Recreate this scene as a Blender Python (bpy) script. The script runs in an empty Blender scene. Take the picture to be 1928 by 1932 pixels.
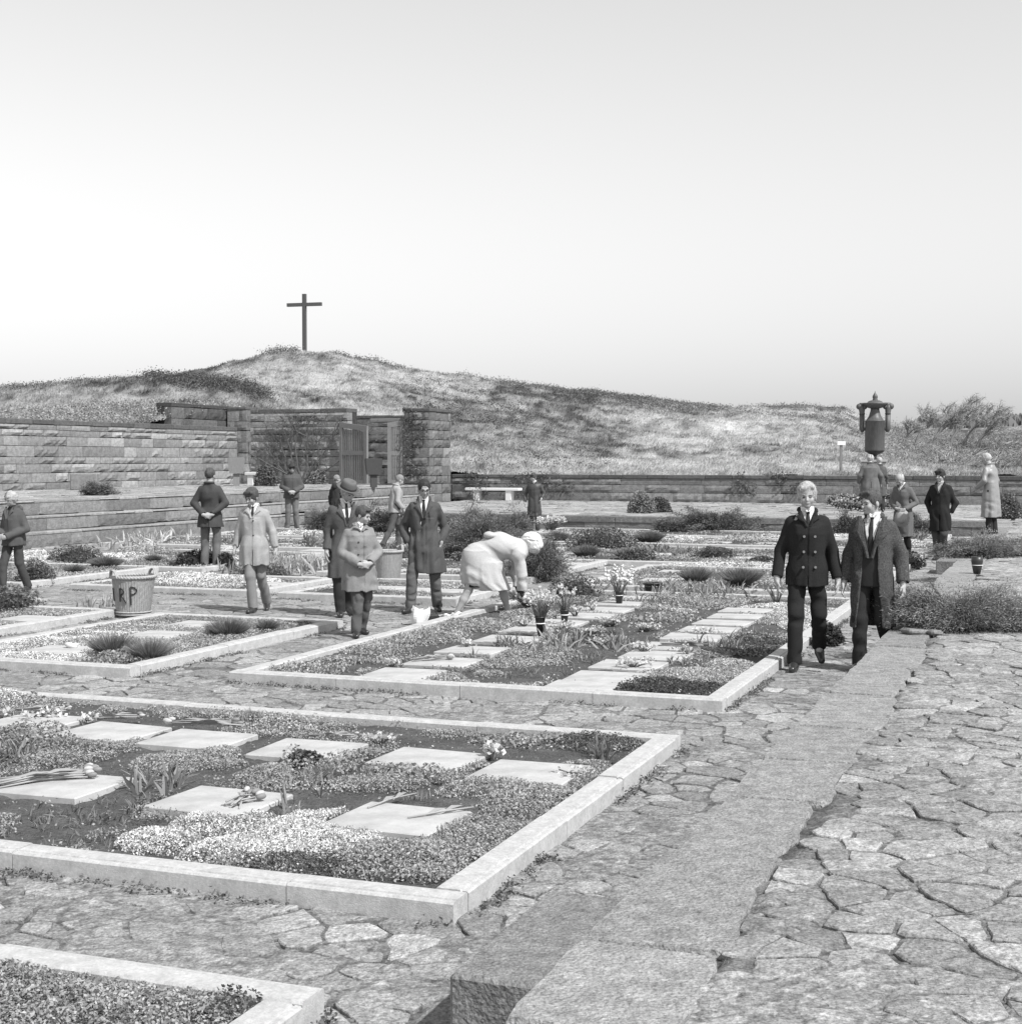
import bpy, math, random
import numpy as np
from mathutils import Vector, Matrix
random.seed(7); RNG = np.random.default_rng(11)
S = bpy.context.scene; COL = S.collection
# ------------------------------------------------------------------ camera
FPX = 2740.0; PITCH = math.atan(98/2740); CZ = 1.92; GA = math.radians(20.5)
cd = bpy.data.cameras.new('camera'); cam = bpy.data.objects.new('camera', cd); COL.objects.link(cam)
cd.sensor_fit = 'HORIZONTAL'; cd.sensor_width = 36; cd.lens = 36*FPX/1928
cd.clip_start = .1; cd.clip_end = 6000
cam.location = (0, 0, CZ); cam.rotation_euler = (math.radians(90)-PITCH, 0, 0)
S.camera = cam
# ------------------------------------------------------------------ sky + sun (monochrome film)
SUN_EL = math.radians(50); SUN_AZ = math.radians(135)      # azimuth clockwise from +Y
w = bpy.data.worlds.new('World'); S.world = w; w.use_nodes = True
nt = w.node_tree; nt.nodes.clear()
sky = nt.nodes.new('ShaderNodeTexSky'); sky.sky_type = 'NISHITA'; sky.sun_disc = False
sky.sun_elevation = SUN_EL; sky.sun_rotation = SUN_AZ; sky.altitude = 0
sky.air_density = 1.5; sky.dust_density = 0.35; sky.ozone_density = 1.0
bg = nt.nodes.new('ShaderNodeBackground'); ow = nt.nodes.new('ShaderNodeOutputWorld')
bw = nt.nodes.new('ShaderNodeSeparateColor'); mxb = nt.nodes.new('ShaderNodeMix'); mxb.data_type = 'FLOAT'; mxb.inputs[0].default_value = .9   # blue-sensitive film
nt.links.new(sky.outputs[0], bw.inputs[0]); nt.links.new(bw.outputs[1], mxb.inputs[2]); nt.links.new(bw.outputs[2], mxb.inputs[3]); bw = mxb; nt.links.new(bw.outputs[0], bg.inputs[0]); nt.links.new(bg.outputs[0], ow.inputs[0])
bg.inputs[1].default_value = 0.082
sd = bpy.data.lights.new('sun', 'SUN'); sun = bpy.data.objects.new('sun', sd); COL.objects.link(sun)
sd.energy = 2.85; sd.angle = math.radians(1.2); sd.color = (1, 1, 1)
dv = Vector((math.sin(SUN_AZ)*math.cos(SUN_EL), math.cos(SUN_AZ)*math.cos(SUN_EL), math.sin(SUN_EL)))
sun.rotation_euler = (-dv).to_track_quat('-Z', 'Y').to_euler()
S.view_settings.view_transform = 'Standard'; S.view_settings.look = 'None'
S.view_settings.exposure = 0.92; S.view_settings.gamma = 1
# ------------------------------------------------------------------ frames
CA, SA = math.cos(GA), math.sin(GA)
def W(s, t, z=0.0):
    """garden frame (s along, t across) to world"""
    return Vector((s*SA+t*CA, s*CA-t*SA, z))
def WA(s, t): return s*SA+t*CA, s*CA-t*SA
def ST(x, y): return x*SA+y*CA, x*CA-y*SA
def G(u, v, z=0.0):
    """where the sight line through a point of the survey sheet meets height z"""
    a = (u-964)/FPX; b = -(v-966)/FPX
    dy = math.cos(PITCH)+b*math.sin(PITCH); dz = -math.sin(PITCH)+b*math.cos(PITCH)
    k = (z-CZ)/dz
    return Vector((a*k, dy*k, z))
# ------------------------------------------------------------------ noise
def _h(ix, iy, seed=0):
    n = (ix.astype(np.int64)*374761393 + iy.astype(np.int64)*668265263 + seed*1442695041) & 0xffffffff
    n = ((n ^ (n >> 13))*1274126177) & 0xffffffff
    n = ((n ^ (n >> 16))*2246822519) & 0xffffffff
    return ((n ^ (n >> 15)) & 0xffffff)/16777216.0
def vn(x, y, seed=0):
    x = np.asarray(x, float); y = np.asarray(y, float)
    ix = np.floor(x); iy = np.floor(y); fx = x-ix; fy = y-iy
    fx = fx*fx*(3-2*fx); fy = fy*fy*(3-2*fy)
    a = _h(ix, iy, seed); b = _h(ix+1, iy, seed); c = _h(ix, iy+1, seed); d = _h(ix+1, iy+1, seed)
    return (a*(1-fx)+b*fx)*(1-fy)+(c*(1-fx)+d*fx)*fy
def fbm(x, y, o=4, seed=0):
    r = 0; a = .5; x = np.asarray(x, float); y = np.asarray(y, float)
    for i in range(o):
        r = r+a*vn(x, y, seed+i*17); x = x*2.03+3.1; y = y*2.03+1.7; a *= .5
    return r/(1-.5**o)
def sstep(a, b, x):
    t = np.clip((x-a)/(b-a), 0, 1); return t*t*(3-2*t)
def voro(x, y, cx, cy, seed=0):
    """distance to stone edge, stone id randoms"""
    X = x/cx; Y = y/cy; ix = np.floor(X); iy = np.floor(Y)
    f1 = np.full(X.shape, 9.); px = np.zeros(X.shape); py = np.zeros(X.shape); ii = np.zeros(X.shape); jj = np.zeros(X.shape)
    for a in (-1, 0, 1):
        for b in (-1, 0, 1):
            qx = ix+a; qy = iy+b
            sx = qx+.08+.84*_h(qx, qy, seed); sy = qy+.08+.84*_h(qx, qy, seed+5)
            d = (sx-X)**2+(sy-Y)**2; m = d < f1
            f1 = np.where(m, d, f1); px = np.where(m, sx, px); py = np.where(m, sy, py); ii = np.where(m, qx, ii); jj = np.where(m, qy, jj)
    e = np.full(X.shape, 9.)
    for a in (-2, -1, 0, 1, 2):
        for b in (-2, -1, 0, 1, 2):
            qx = ii+a; qy = jj+b
            if a == 0 and b == 0: continue
            sx = qx+.08+.84*_h(qx, qy, seed); sy = qy+.08+.84*_h(qx, qy, seed+5)
            ddx = (sx-px)*cx; ddy = (sy-py)*cy; L = np.sqrt(ddx**2+ddy**2)+1e-6
            mx = (sx+px)/2*cx; my = (sy+py)/2*cy
            e = np.minimum(e, ((mx-x)*ddx+(my-y)*ddy)/L)
    return e, _h(ii, jj, seed+9), _h(ii, jj, seed+12), _h(ii, jj, seed+15), (x/cx-px)*cx, (y/cy-py)*cy
# ------------------------------------------------------------------ materials
MATS = {}
def mat(name, base=.3, rough=.85, attr=False, nscale=0, namp=0, bump=0, bscale=40, spec=.3, metal=0, stretch=None, twoside=False, detail=6, n2=0, n2s=3):
    if name in MATS: return MATS[name]
    m = bpy.data.materials.new(name); MATS[name] = m; m.use_nodes = True
    t = m.node_tree; b = t.nodes['Principled BSDF']; b.inputs['Roughness'].default_value = rough
    b.inputs['Specular IOR Level'].default_value = spec; b.inputs['Metallic'].default_value = metal
    N = t.nodes.new; L = t.links.new
    tc = N('ShaderNodeTexCoord'); vec = tc.outputs['Object']
    if stretch:
        mp = N('ShaderNodeMapping'); mp.inputs['Scale'].default_value = stretch; L(vec, mp.inputs[0]); vec = mp.outputs[0]
    if attr:
        at = N('ShaderNodeAttribute'); at.attribute_name = 'Col'; src = at.outputs['Fac']
        mu = N('ShaderNodeMath'); mu.operation = 'MULTIPLY'; L(src, mu.inputs[0]); mu.inputs[1].default_value = base; val = mu.outputs[0]
    else:
        v = N('ShaderNodeValue'); v.outputs[0].default_value = base; val = v.outputs[0]
    def addn(val, sc, amp, det):
        n = N('ShaderNodeTexNoise'); n.inputs['Scale'].default_value = sc; n.inputs['Detail'].default_value = det; n.inputs['Roughness'].default_value = .65; L(vec, n.inputs['Vector'])
        r = N('ShaderNodeMapRange'); r.inputs[1].default_value = .25; r.inputs[2].default_value = .75; r.inputs[3].default_value = 1-amp; r.inputs[4].default_value = 1+amp; L(n.outputs['Fac'], r.inputs[0])
        k = N('ShaderNodeMath'); k.operation = 'MULTIPLY'; L(val, k.inputs[0]); L(r.outputs[0], k.inputs[1]); return k.outputs[0]
    if namp: val = addn(val, nscale, namp, detail)
    if n2: val = addn(val, n2s, n2, 3)
    cb = N('ShaderNodeCombineColor'); 
    for i in range(3): L(val, cb.inputs[i])
    L(cb.outputs[0], b.inputs['Base Color'])
    if bump:
        n = N('ShaderNodeTexNoise'); n.inputs['Scale'].default_value = bscale; n.inputs['Detail'].default_value = 5; L(vec, n.inputs['Vector'])
        bp = N('ShaderNodeBump'); bp.inputs['Strength'].default_value = bump; bp.inputs['Distance'].default_value = .02; L(n.outputs['Fac'], bp.inputs['Height']); L(bp.outputs[0], b.inputs['Normal'])
    return m
def leafmat(name, base=1.0, trans=.25, rough=.6):
    if name in MATS: return MATS[name]
    m = bpy.data.materials.new(name); MATS[name] = m; m.use_nodes = True
    t = m.node_tree; b = t.nodes['Principled BSDF']; o = t.nodes['Material Output']; N = t.nodes.new; L = t.links.new
    at = N('ShaderNodeAttribute'); at.attribute_name = 'Col'
    mu = N('ShaderNodeMath'); mu.operation = 'MULTIPLY'; L(at.outputs['Fac'], mu.inputs[0]); mu.inputs[1].default_value = base
    cb = N('ShaderNodeCombineColor')
    for i in range(3): L(mu.outputs[0], cb.inputs[i])
    L(cb.outputs[0], b.inputs['Base Color']); b.inputs['Roughness'].default_value = rough; b.inputs['Specular IOR Level'].default_value = .25
    tr = N('ShaderNodeBsdfTranslucent'); L(cb.outputs[0], tr.inputs[0]); mx = N('ShaderNodeMixShader'); mx.inputs[0].default_value = trans
    L(b.outputs[0], mx.inputs[1]); L(tr.outputs[0], mx.inputs[2]); L(mx.outputs[0], o.inputs[0])
    return m
LEAF = leafmat('leaf'); PETAL = leafmat('petal', 1.0, .35, .7)
STONE = mat('paving_stone', 1.0, .9, attr=True, nscale=19, namp=.5, bump=1.0, bscale=36, n2=.6, n2s=80)
ASHLAR = mat('ashlar_stone', 1.0, .92, attr=True, nscale=9, namp=.35, bump=.9, bscale=25, n2=.2, n2s=60)
KERB = mat('kerb_concrete', .43, .88, nscale=11, namp=.22, bump=.2, bscale=160, n2=.2, n2s=60)
SLAB = mat('slab_stone', .41, .8, nscale=120, namp=.10, bump=.15, bscale=250, n2=.24, n2s=5)
SOIL = mat('soil', .085, .95, nscale=35, namp=.45, bump=1.0, bscale=70, n2=.3, n2s=4)
DUNE = mat('dune_ground', 1.0, .95, attr=True, nscale=2.2, namp=.35, bump=1.0, bscale=5)
WHITEST = mat('white_concrete', .72, .7, nscale=20, namp=.06)
WOOD = mat('weathered_wood', .19, .8, nscale=12, namp=.3, stretch=(6, 6, 1), bump=.3, bscale=40)
DARKW = mat('dark_wood', .06, .75, nscale=12, namp=.3, stretch=(6, 6, 1))
BRONZE = mat('bronze', .085, .5, nscale=9, namp=.35, stretch=(3, 3, .6), spec=.5)
COLUMN = mat('column_stone', .34, .85, nscale=12, namp=.2, stretch=(3, 3, .7), bump=.3)
WICKER = mat('wicker', .36, .75, nscale=30, namp=.25)
PAINT = mat('black_paint', .03, .6)
BARK = mat('bark', .10, .95, nscale=30, namp=.3)
# ------------------------------------------------------------------ object helpers
def link(o, parent=None):
    COL.objects.link(o)
    if parent: o.parent = parent
    return o
def tag(o, label=None, cat=None, group=None, kind=None):
    if label: o['label'] = label
    if cat: o['category'] = cat
    if group: o['group'] = group
    if kind: o['kind'] = kind
    return o
def empty(name, loc=(0, 0, 0), rz=0, label=None, cat=None, group=None):
    o = bpy.data.objects.new(name, None); o.empty_display_size = .2; o.location = loc; o.rotation_euler = (0, 0, rz)
    return tag(link(o), label, cat, group)
def npmesh(name, v, f, material, parent=None, tone=None, smooth=False):
    v = np.asarray(v, np.float32); f = np.asarray(f, np.int32); k = f.shape[1]
    me = bpy.data.meshes.new(name); me.vertices.add(len(v)); me.vertices.foreach_set('co', v.ravel())
    me.loops.add(f.size); me.loops.foreach_set('vertex_index', f.ravel())
    me.polygons.add(len(f)); me.polygons.foreach_set('loop_start', np.arange(0, f.size, k, dtype=np.int32))
    me.polygons.foreach_set('use_smooth', np.full(len(f), smooth))
    if tone is not None:
        a = me.attributes.new('Col', 'FLOAT_COLOR', 'POINT'); c = np.ones((len(v), 4), np.float32); c[:, :3] = np.asarray(tone, np.float32)[:, None]
        a.data.foreach_set('color', c.ravel())
    me.update(calc_edges=True); me.materials.append(material)
    return link(bpy.data.objects.new(name, me), parent)
def gridmesh(name, X, Y, Z, material, tone=None, mask=None, parent=None, smooth=True):
    n, m = X.shape; v = np.stack([X, Y, Z], -1).reshape(-1, 3); idx = np.arange(n*m).reshape(n, m)
    f = np.stack([idx[:-1, :-1], idx[:-1, 1:], idx[1:, 1:], idx[1:, :-1]], -1).reshape(-1, 4)
    if mask is not None:
        q = (mask[:-1, :-1] & mask[1:, 1:] & mask[:-1, 1:] & mask[1:, :-1]).ravel(); f = f[q]
        used = np.unique(f); mp = np.full(n*m, -1); mp[used] = np.arange(len(used)); v = v[used]; f = mp[f]
        if tone is not None: tone = np.asarray(tone).ravel()[used]
    # face up
    a = v[f[0, 1]]-v[f[0, 0]]; b = v[f[0, 3]]-v[f[0, 0]]
    if np.cross(a, b)[2] < 0: f = f[:, ::-1]
    return npmesh(name, v, f, material, parent, None if tone is None else np.asarray(tone).ravel(), smooth)
class MB:
    def __init__(s): s.v = []; s.f = []; s.c = []; s.tone = 1.0
    def _add(s, vs, fs):
        b = len(s.v); s.v += [tuple(p) for p in vs]; s.c += [s.tone]*len(vs); s.f += [tuple(b+i for i in q) for q in fs]; return s
    def box(s, c, d, rot=None, taper=1.0, bev=0):
        hx, hy, hz = d[0]/2, d[1]/2, d[2]/2; vs = []
        if bev:
            b = bev; ring = [(-hx+b, -hy), (hx-b, -hy), (hx, -hy+b), (hx, hy-b), (hx-b, hy), (-hx+b, hy), (-hx, hy-b), (-hx, -hy+b)]
            k = lambda q, z, e: (q[0]*(1-e/hx), q[1]*(1-e/hy), z)
            vs = [k(q, -hz, b) for q in ring]+[k(q, -hz+b, 0) for q in ring]+[k(q, hz-b, 0) for q in ring]+[k(q, hz, b) for q in ring]
            fs = [tuple(range(7, -1, -1)), tuple(range(24, 32))]
            for l in range(3):
                for i in range(8): fs.append((l*8+i, l*8+(i+1) % 8, l*8+8+(i+1) % 8, l*8+8+i))
        else:
            for z, k in ((-hz, 1), (hz, taper)):
                vs += [(-hx*k, -hy*k, z), (hx*k, -hy*k, z), (hx*k, hy*k, z), (-hx*k, hy*k, z)]
            fs = [(3, 2, 1, 0), (4, 5, 6, 7), (0, 1, 5, 4), (1, 2, 6, 5), (2, 3, 7, 6), (3, 0, 4, 7)]
        R_ = rot if rot is not None else Matrix.Identity(3)
        C = Vector(c); return s._add([C+R_ @ Vector(p) for p in vs], fs)
    def tube(s, pts, rs, n=8, cap=True):
        pts = [Vector(p) for p in pts]
        if not hasattr(rs, '__len__'): rs = [rs]*len(pts)
        vs = []; ref = None
        for i, p in enumerate(pts):
            d = (pts[min(i+1, len(pts)-1)]-pts[max(i-1, 0)]).normalized()
            if ref is None: ref = d.orthogonal().normalized()
            ref = (ref-d*ref.dot(d)).normalized(); o = d.cross(ref)
            for k in range(n):
                a = 2*math.pi*k/n; vs.append(p+(ref*math.cos(a)+o*math.sin(a))*rs[i])
        fs = []
        for i in range(len(pts)-1):
            for k in range(n): fs.append((i*n+k, i*n+(k+1) % n, (i+1)*n+(k+1) % n, (i+1)*n+k))
        if cap: fs += [tuple(range(n-1, -1, -1)), tuple(range((len(pts)-1)*n, len(pts)*n))]
        return s._add(vs, fs)
    def lathe(s, prof, n=24, c=(0, 0, 0), sq=(1, 1)):
        vs = []; fs = []
        for r, z in prof:
            for k in range(n):
                a = 2*math.pi*k/n; vs.append((c[0]+r*math.cos(a)*sq[0], c[1]+r*math.sin(a)*sq[1], c[2]+z))
        for i in range(len(prof)-1):
            for k in range(n): fs.append((i*n+k, i*n+(k+1) % n, (i+1)*n+(k+1) % n, (i+1)*n+k))
        fs += [tuple(range(n-1, -1, -1)), tuple(range((len(prof)-1)*n, len(prof)*n))]
        return s._add(vs, fs)
    def ell(s, c, r, n=10, m=7, rot=None):
        prof = [(math.sin(math.pi*(i+.001)/(m+.002)), -math.cos(math.pi*(i+.001)/(m+.002))) for i in range(m+1)]
        t = MB().lathe(prof, n); R_ = rot if rot is not None else Matrix.Identity(3); C = Vector(c)
        return s._add([C+R_ @ Vector((p[0]*r[0], p[1]*r[1], p[2]*r[2])) for p in t.v], t.f)
    def prism(s, poly, z0, z1):
        n = len(poly); vs = [(p[0], p[1], z0) for p in poly]+[(p[0], p[1], z1) for p in poly]
        fs = [tuple(range(n-1, -1, -1)), tuple(range(n, 2*n))]+[(i, (i+1) % n, n+(i+1) % n, n+i) for i in range(n)]
        return s._add(vs, fs)
    def build(s, name, material, parent=None, smooth=False, tones=False):
        me = bpy.data.meshes.new(name); me.from_pydata(s.v, [], s.f)
        if smooth: me.polygons.foreach_set('use_smooth', [True]*len(me.polygons))
        if tones:
            a = me.attributes.new('Col', 'FLOAT_COLOR', 'POINT'); a.data.foreach_set('color', np.repeat(np.array(s.c, np.float32)[:, None], 4, 1).ravel())
        me.materials.append(material); me.update()
        return link(bpy.data.objects.new(name, me), parent)
# leaf cloud: small quads
def leafquads(P, size, tone, up=.5, asp=.55):
    n = len(P); size = np.broadcast_to(size, (n,)); a = RNG.normal(size=(n, 3)); a[:, 2] = a[:, 2]*.6+up*.3
    a /= np.linalg.norm(a, axis=1)[:, None]+1e-9
    b = np.cross(a, RNG.normal(size=(n, 3))); b /= np.linalg.norm(b, axis=1)[:, None]+1e-9
    A = a*(size*.5)[:, None]; B = b*(size*.5*asp)[:, None]
    v = np.stack([P-A, P+B, P+A, P-B], 1).reshape(-1, 3); f = np.arange(4*n).reshape(n, 4)
    return v, f, np.repeat(np.broadcast_to(tone, (n,)), 4)
def blades(P, D, L, wd, tone, droop=.3):
    """strip blades: root P, direction D (unit), bending down"""
    n = len(P); L = np.broadcast_to(L, (n,)); wd = np.broadcast_to(wd, (n,)); dr = np.broadcast_to(droop, (n,))
    side = np.cross(D, RNG.normal(size=(n, 3))); side /= np.linalg.norm(side, axis=1)[:, None]+1e-9
    p1 = P+D*(L*.5)[:, None]; p2 = P+D*L[:, None]; p1[:, 2] -= dr*L*.12; p2[:, 2] -= dr*L*.55
    h = side*(wd*.5)[:, None]
    v = np.stack([P-h, P+h, p1-h*.8, p1+h*.8, p2-h*.15, p2+h*.15], 1).reshape(-1, 3); b = np.arange(n)*6
    f = np.stack([np.stack([b, b+1, b+3, b+2], 1), np.stack([b+2, b+3, b+5, b+4], 1)], 1).reshape(-1, 4)
    return v, f, np.repeat(np.broadcast_to(tone, (n,)), 6)
def join(parts):
    V = []; F = []; T = []; o = 0
    for v, f, t in parts:
        V.append(v); F.append(f+o); T.append(t); o += len(v)
    return np.concatenate(V), np.concatenate(F), np.concatenate(T)
# ------------------------------------------------------------------ ground of the sunken garden
ZT = .38; TE = -1.40; SB = 38.3; TL = -20.9
RGRID = 0

def plates(name, s0, s1, t0, t1, z, seed, cell, light=1.0, inside=None):
    """crazy paving: every flagstone a separate irregular plate"""
    cx, cy = cell; i0, i1 = int(s0/cx)-1, int(s1/cx)+2; j0, j1 = int(math.floor(t0/cy))-1, int(math.ceil(t1/cy))+2
    I, Jg = np.meshgrid(np.arange(i0-2, i1+2), np.arange(j0-2, j1+2), indexing='ij')
    PX = (I+.02+.96*_h(I, Jg, seed))*cx; PY = (Jg+.02+.96*_h(I, Jg, seed+5))*cy
    PX = PX+(vn(PX*.9, PY*.9, seed+2)-.5)*.3; PY = PY+(vn(PX*.9+7, PY*.9, seed+3)-.5)*.3
    R1 = _h(I, Jg, seed+9); R2 = _h(I, Jg, seed+11); R3 = _h(I, Jg, seed+13); R4 = _h(I, Jg, seed+15)
    V = []; F3 = []; T = []; n = 0
    rnd = random.Random(seed)
    for a in range(2, I.shape[0]-2):
        for c in range(2, I.shape[1]-2):
            px, py = PX[a, c], PY[a, c]
            if not (s0 < px < s1 and t0 < py < t1): continue
            wx, wy = px*SA+py*CA, px*CA-py*SA
            if wy < 2 or abs(wx) > wy*.37+2.2: continue
            if inside and inside(px, py): continue
            poly = [(-cx*2, -cy*2), (cx*2, -cy*2), (cx*2, cy*2), (-cx*2, cy*2)]
            far = wy > 16
            jw = .0025+.010*max(0, R3[a, c]-.5)+(.003 if far else 0)
            for da in (-2, -1, 0, 1, 2):
                for dc in (-2, -1, 0, 1, 2):
                    if da == 0 and dc == 0: continue
                    qx, qy = PX[a+da, c+dc]-px, PY[a+da, c+dc]-py; L = math.hypot(qx, qy)
                    if L < 1e-6: continue
                    nx, ny = qx/L, qy/L; lim = L/2-jw; out = []
                    for k in range(len(poly)):
                        p, q = poly[k], poly[(k+1) % len(poly)]; dp = p[0]*nx+p[1]*ny-lim; dq = q[0]*nx+q[1]*ny-lim
                        if dp <= 0: out.append(p)
                        if (dp <= 0) != (dq <= 0): t = dp/(dp-dq); out.append((p[0]+(q[0]-p[0])*t, p[1]+(q[1]-p[1])*t))
                    poly = out
                    if len(poly) < 3: break
                if len(poly) < 3: break
            if len(poly) < 3: continue
            pts = []
            st = .05 if wy < 9 else (.09 if not far else 9)
            for k in range(len(poly)):
                p, q = poly[k], poly[(k+1) % len(poly)]; L = math.hypot(q[0]-p[0], q[1]-p[1]); m = max(1, int(L/st))
                for e in range(m):
                    x, y = p[0]+(q[0]-p[0])*e/m, p[1]+(q[1]-p[1])*e/m
                    if not far: r = 1-rnd.random()*.07-(.03 if e == 0 else 0); x *= r; y *= r
                    pts.append((x, y))
            m = len(pts)
            if m < 3: continue
            zt = z+(R1[a, c]-.55)*.010; tx, ty = (R2[a, c]-.5)*.07, (R4[a, c]-.5)*.07
            tone = (.155+.085*R4[a, c]+(.05 if R2[a, c] > .9 else 0))*light
            for ring, (kk, dz) in enumerate(((1.0, -.035), (.995, -.005), (.94, .0))):
                for x, y in pts: V.append((px+x*kk, py+y*kk, zt+dz+tx*x+ty*y)); T.append(tone*(.55 if ring == 0 else (.85 if ring == 1 else 1)))
            V.append((px, py, zt+.002)); T.append(tone)
            for k in range(m):
                k2 = (k+1) % m
                for ring in (0, 1): A_, B_, C_, D_ = n+ring*m+k, n+ring*m+k2, n+(ring+1)*m+k2, n+(ring+1)*m+k; F3 += [(A_, C_, B_), (A_, D_, C_)]
                F3.append((n+2*m+k, n+3*m, n+2*m+k2))
            n += 3*m+1
    V = np.array(V); a_, c_ = V[:, 0].copy(), V[:, 1].copy()
    V[:, 0] += (vn(a_*3.3, c_*3.3, 61)-.5)*.05+(vn(a_*11, c_*11, 62)-.5)*.028; V[:, 1] += (vn(a_*3.3, c_*3.3, 63)-.5)*.05+(vn(a_*11, c_*11, 64)-.5)*.028
    V[:, 0] = np.clip(V[:, 0], s0, s1); V[:, 1] = np.clip(V[:, 1], t0, t1)
    if name == 'terrace_paving' and t0 > TE and t0 < TE+1: V[:, 1] = np.maximum(V[:, 1], TE+.425+.03*vn(a_*6, a_*0, 65))
    x, y = WA(V[:, 0], V[:, 1]); V[:, 2] += (fbm(V[:, 0]*.8, V[:, 1]*.8, 2, 41)-.5)*.03+(vn(V[:, 0]*9, V[:, 1]*9, 6)-.5)*.008
    T = np.array(T)*(.75+.5*fbm(V[:, 0]*2.5, V[:, 1]*2.5, 3, seed+60))
    o = npmesh(name, np.stack([x, y, V[:, 2]], 1), np.array(F3), STONE, None, T, False); return tag(o, kind='structure')
def joints(name, s0, s1, t0, t1, z, seed, ds0, k, dt, light=1.0):
    """sand, moss and grit that fill the joints and creep over the stones"""
    ss = [s0]
    while ss[-1] < s1: ss.append(ss[-1]+max(ds0, k*ss[-1]))
    ss[-1] = s1; s, t = np.meshgrid(np.array(ss), np.linspace(t0, t1, int((t1-t0)/dt)+2), indexing='ij')
    m = fbm(s*1.5+3, t*1.5, 5, seed); m2 = fbm(s*9, t*9, 3, seed+4); g = sstep(.44, .64, m+.3*(m2-.5)); fine = vn(s*45, t*45, seed+7)-.5
    h = -.0085+.0105*g+(m2-.5)*.012+fine*.007+(fbm(s*.8, t*.8, 2, 41)-.5)*.03
    tone = (.115+.09*g)*(1+1.1*fine)*(.7+.6*m2)*light; X, Y = WA(s, t)
    if name == 'terrace_ground' and t0 > TE and t0 < TE+1: q = 1-sstep(TE+.44, TE+.49, t+.03*(m2-.5)); h = h-.02*q; tone = tone*(1-.4*q)
    return tag(gridmesh(name, X, Y, z+h, STONE, np.clip(tone, .02, .5)), kind='structure')
_bd = []
def in_bed(s, t): return any(a+.25 < s < b-.25 and c+.25 < t < d-.25 for a, b, c, d in _bd)
def lay_paving():
    for k in BL: _bd.append(k[1:5])
    plates('path', 3.0, 11.5, -12, TE, 0, 3, (.15, .25), 1.28, in_bed); plates('path', 11.5, SB, TL, TE, 0, 4, (.20, .31), 1.32, in_bed)
    joints('path_joints', 3.0, 11.0, -11, TE, 0, 3, .013, .003, .024); joints('path_joints', 11.0, SB, TL, TE, 0, 3, .03, .004, .06); joints('path_joints', 8, 11.0, TL, -11, 0, 3, .03, .004, .06)
    plates('terrace_paving', 1.6, 12.0, TE+.45, 5.0, ZT, 21, (.145, .24), 1.24); plates('terrace_paving', 12.0, 52.2, TE+.46, 18, ZT, 22, (.25, .36), 1.38)
    joints('terrace_ground', 1.6, 12.0, TE+.30, 5.2, ZT, 21, .012, .003, .022, 1.2); joints('terrace_ground', 12, 52.3, TE+.30, 18, ZT, 21, .04, .004, .06, 1.5)
    plates('terrace_paving', SB+.4, 52.2, TL, TE+.3, ZT, 23, (.45, .55), 1.35); joints('terrace_ground', SB+.35, 52.3, TL-.3, TE+.36, ZT, 35, .1, .003, .07, 1.5)
    plates('plateau_paving', 24.0, 49.0, -29.4, TL-1.0, 1.0, 24, (.45, .55), 1.35); joints('plateau_ground', 14, 52.2, -29.4, TL-.9, 1.0, 37, .08, .004, .09, 1.5)
# broad base sheet reaching the horizon
b = MB(); b.box((0, 1200, -.75), (6000, 6000, .5)); tag(b.build('ground', mat('sand', .2, .95, nscale=.3, namp=.3)), kind='structure')
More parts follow.
